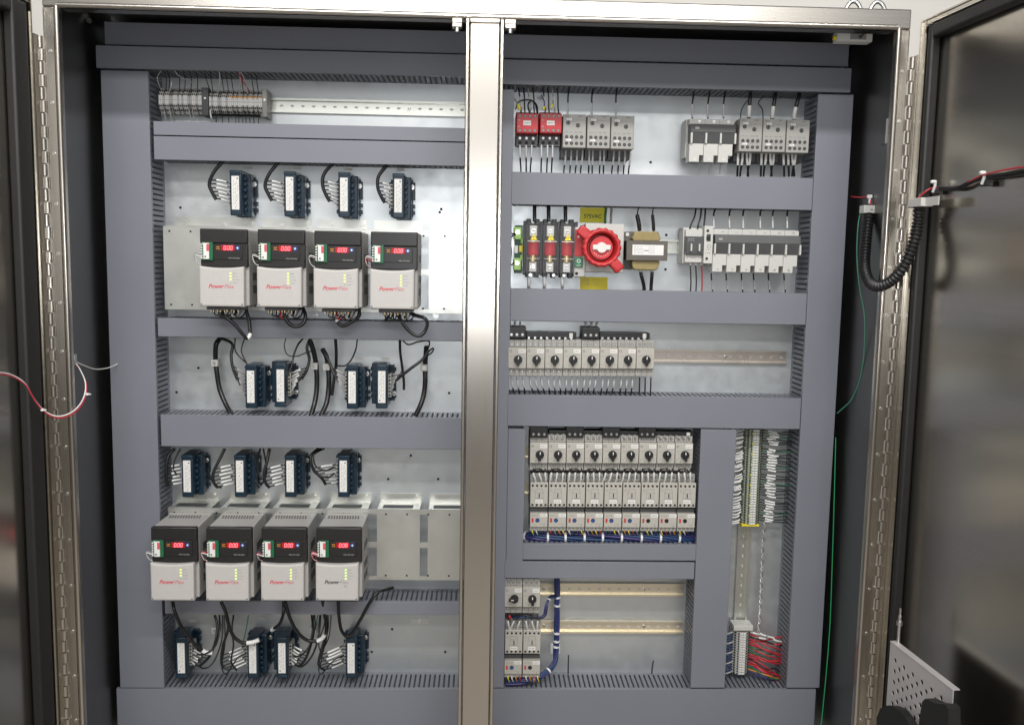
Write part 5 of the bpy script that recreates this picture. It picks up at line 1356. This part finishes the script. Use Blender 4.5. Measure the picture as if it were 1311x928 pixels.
# data plate on the right wall
p = at(1132, 140, -.2)
r = thing('wall_label', 'tall pale sticker on the right inner wall of the cabinet', 'label', (xr_o-t-.001, p.y-.05, p.z))
MB(1).box(-.0008, 0, -.03, .03, -.085, .095).build('sheet', 'steel_in', r); MB(1).box(-.0016, -.0008, -.03, .0, -.085, -.03).build('print', 'ltgrey', r)

# perforated bracket on the right door
off = .075
def dp3(px, py): return at_plane(px, py, dp+n*off, n)
a = dp3(1140, 821); zt0 = a.z
uu = lambda p: (p-a).dot(u)
e = dp3(1219, 899); Lb = uu(e)
r = thing('perforated_shelf', 'pale perforated metal panel folded against the lower right door', 'shelf', a)
T = Matrix(((u.x, n.x, 0, 0), (u.y, n.y, 0, 0), (0, 0, 1, 0), (0, 0, 0, 1)))
dz = (e.z-a.z)
H = .30
mb = MB(1)
# sheet with real holes on a hex pattern
pv = .0165; pz = .0120; hr = .0052
nx = int((Lb-.02)/pv); nz = int((H-.05)/pz)
bm = mb.bm
def quadcell(x0, x1, z0, z1, hole):
    if not hole:
        f = bm.faces.new([bm.verts.new(p) for p in ((x0, 0, z0), (x1, 0, z0), (x1, 0, z1), (x0, 0, z1))]); return
    cx, cz = (x0+x1)/2, (z0+z1)/2; N = 12; hx, hz = (x1-x0)/2, (z1-z0)/2
    O = []; I = []
    for i in range(N):
        t_ = 2*PI*i/N; c_, s_ = math.cos(t_), math.sin(t_); k = 1/max(abs(c_)/hx, abs(s_)/hz)
        O.append(bm.verts.new((cx+c_*k, 0, cz+s_*k))); I.append(bm.verts.new((cx+hr*c_, 0, cz+hr*s_)))
    for i in range(N):
        j = (i+1) % N; bm.faces.new((O[i], O[j], I[j], I[i]))
        if abs(O[i].co.x-O[j].co.x) > 1e-7 and abs(O[i].co.z-O[j].co.z) > 1e-7:
            cc = bm.verts.new((cx+math.copysign(hx, O[i].co.x+O[j].co.x-2*cx), 0, cz+math.copysign(hz, O[i].co.z+O[j].co.z-2*cz))); bm.faces.new((O[i], cc, O[j]))
xs = [0, .014]+[.014+pv*(i+1) for i in range(nx)]+[Lb]
zs = [0, -.026]+[-.026-pz*(i+1) for i in range(nz)]
for i in range(len(xs)-1):
    for j in range(len(zs)-1):
        hole = 1 <= i <= nx and j >= 1 and (i+j) % 2 == 0
        quadcell(xs[i], xs[i+1], zs[j+1], zs[j], hole)
bmesh.ops.remove_doubles(bm, verts=bm.verts, dist=1e-6)
bmesh.ops.recalc_face_normals(bm, faces=bm.faces)
g_ = bmesh.ops.extrude_face_region(bm, geom=list(bm.faces)); bmesh.ops.translate(bm, verts=[v for v in g_['geom'] if isinstance(v, bmesh.types.BMVert)], vec=(0, -.002, 0))
bmesh.ops.recalc_face_normals(bm, faces=bm.faces)
mb.box(0, Lb, -.014, .001, 0, .002)
sh = Matrix(((1,0,0,0),(0,1,0,0),(dz/Lb,0,1,0),(0,0,0,1)))
mb.xform(T).build('sheet', 'perf', r)
def uz(px, py):
    q = dp3(px, py); return (uu(q), q.z-a.z)
pad = [uz(*q) for q in ((1134, 990), (1134.5, 918), (1139, 906), (1147, 902), (1156, 903), (1165, 908), (1172, 917), (1180, 932), (1190, 990))]
MB(1).prism(pad[::-1], .002, .022, 0, .006).xform(T).build('pad', 'rubber', r)
pad = [uz(*q) for q in ((1193, 990), (1195, 920), (1199, 897), (1203, 893), (1216, 899), (1229, 900), (1233, 906), (1235, 990))]
MB(1).prism(pad[::-1], .002, .03, 0, .006).xform(T).build('pad', 'rubber', r)
MB(1).box(.006, Lb-.006, -.010, -.006, -H+.01, -.006).xform(T).build('backing', 'rubber', r)  # added dark sheet that makes the perforations read black
MB(1).tube([(.010, -.012, -.01), (.010, -.012, .062)], .0036, 10).tube([(.010, -.012, .040), (.010, -.012, .050)], .0062, 10).tube([(.010, -.012, .062), (.010, -.012, .078)], .0022, 8).xform(T).build('rod', 'screw', r)

# ------------------------------------------------------------------ light, world, camera
w = bpy.data.worlds.new('World'); S.world = w; w.use_nodes = True
nt = w.node_tree; bg = nt.nodes['Background']
tc = nt.nodes.new('ShaderNodeTexCoord'); sp = nt.nodes.new('ShaderNodeSeparateXYZ'); nt.links.new(tc.outputs['Generated'], sp.inputs[0])
cr = nt.nodes.new('ShaderNodeValToRGB'); mr = nt.nodes.new('ShaderNodeMapRange'); mr.inputs[1].default_value = -1; mr.inputs[2].default_value = 1
nt.links.new(sp.outputs['Z'], mr.inputs[0]); nt.links.new(mr.outputs[0], cr.inputs[0])
el = cr.color_ramp.elements; el[0].position = .30; el[0].color = (.42, .38, .32, 1); el[1].position = .85; el[1].color = (.85, .85, .85, 1)
e2 = el.new(.5); e2.color = (.66, .62, .56, 1); e3 = el.new(.62); e3.color = (.74, .72, .69, 1)
nt.links.new(cr.outputs[0], bg.inputs[0]); bg.inputs[1].default_value = .25
def area(name, loc, target, sx, sy, power, col=(1, .97, .92)):
    l = bpy.data.lights.new(name, 'AREA'); l.shape = 'RECTANGLE'; l.size = sx; l.size_y = sy; l.energy = power; l.color = col
    o = bpy.data.objects.new(name, l); COL.objects.link(o); o.location = loc
    o.rotation_euler = (Vector(target)-Vector(loc)).to_track_quat('-Z', 'Y').to_euler(); return o
area('ceiling_tube', (.1, -2.35, 3.55), (.1, 0, 1.3), 3.2, .14, 80, (1, .98, .95))
area('ceiling_tube', (0, -4.2, 3.5), (0, 0, 1.2), 3.2, .3, 66, (1, .98, .96))
area('room_window', (.2, -5.4, 2.15), (0, 0, 1.4), 5.2, 2.3, 30, (.96, .98, 1))  # added soft fill behind the camera, brightens recesses the tubes leave dark
fl_ = bpy.data.lights.new('phone_flash', 'AREA'); fl_.shape = 'DISK'; fl_.size = .035; fl_.energy = 6.5; fl_.color = (.95, .97, 1)
fo = bpy.data.objects.new('phone_flash', fl_); COL.objects.link(fo); fo.location = (.0, -2.32, 1.53); fo.rotation_euler = (math.radians(88), 0, 0)

cam = bpy.data.cameras.new('camera'); co = bpy.data.objects.new('camera', cam); COL.objects.link(co)
mw = Matrix((( RR.x, UU.x, -F.x, CAM.x), (RR.y, UU.y, -F.y, CAM.y), (RR.z, UU.z, -F.z, CAM.z), (0, 0, 0, 1)))
co.matrix_world = mw
cam.sensor_fit = 'HORIZONTAL'; cam.sensor_width = 36; cam.lens = 36*FPX/PW; cam.clip_end = 100; cam.clip_start = .01
S.camera = co
S.view_settings.view_transform = 'Standard'; S.view_settings.look = 'None'; S.view_settings.exposure = 0; S.view_settings.gamma = 1
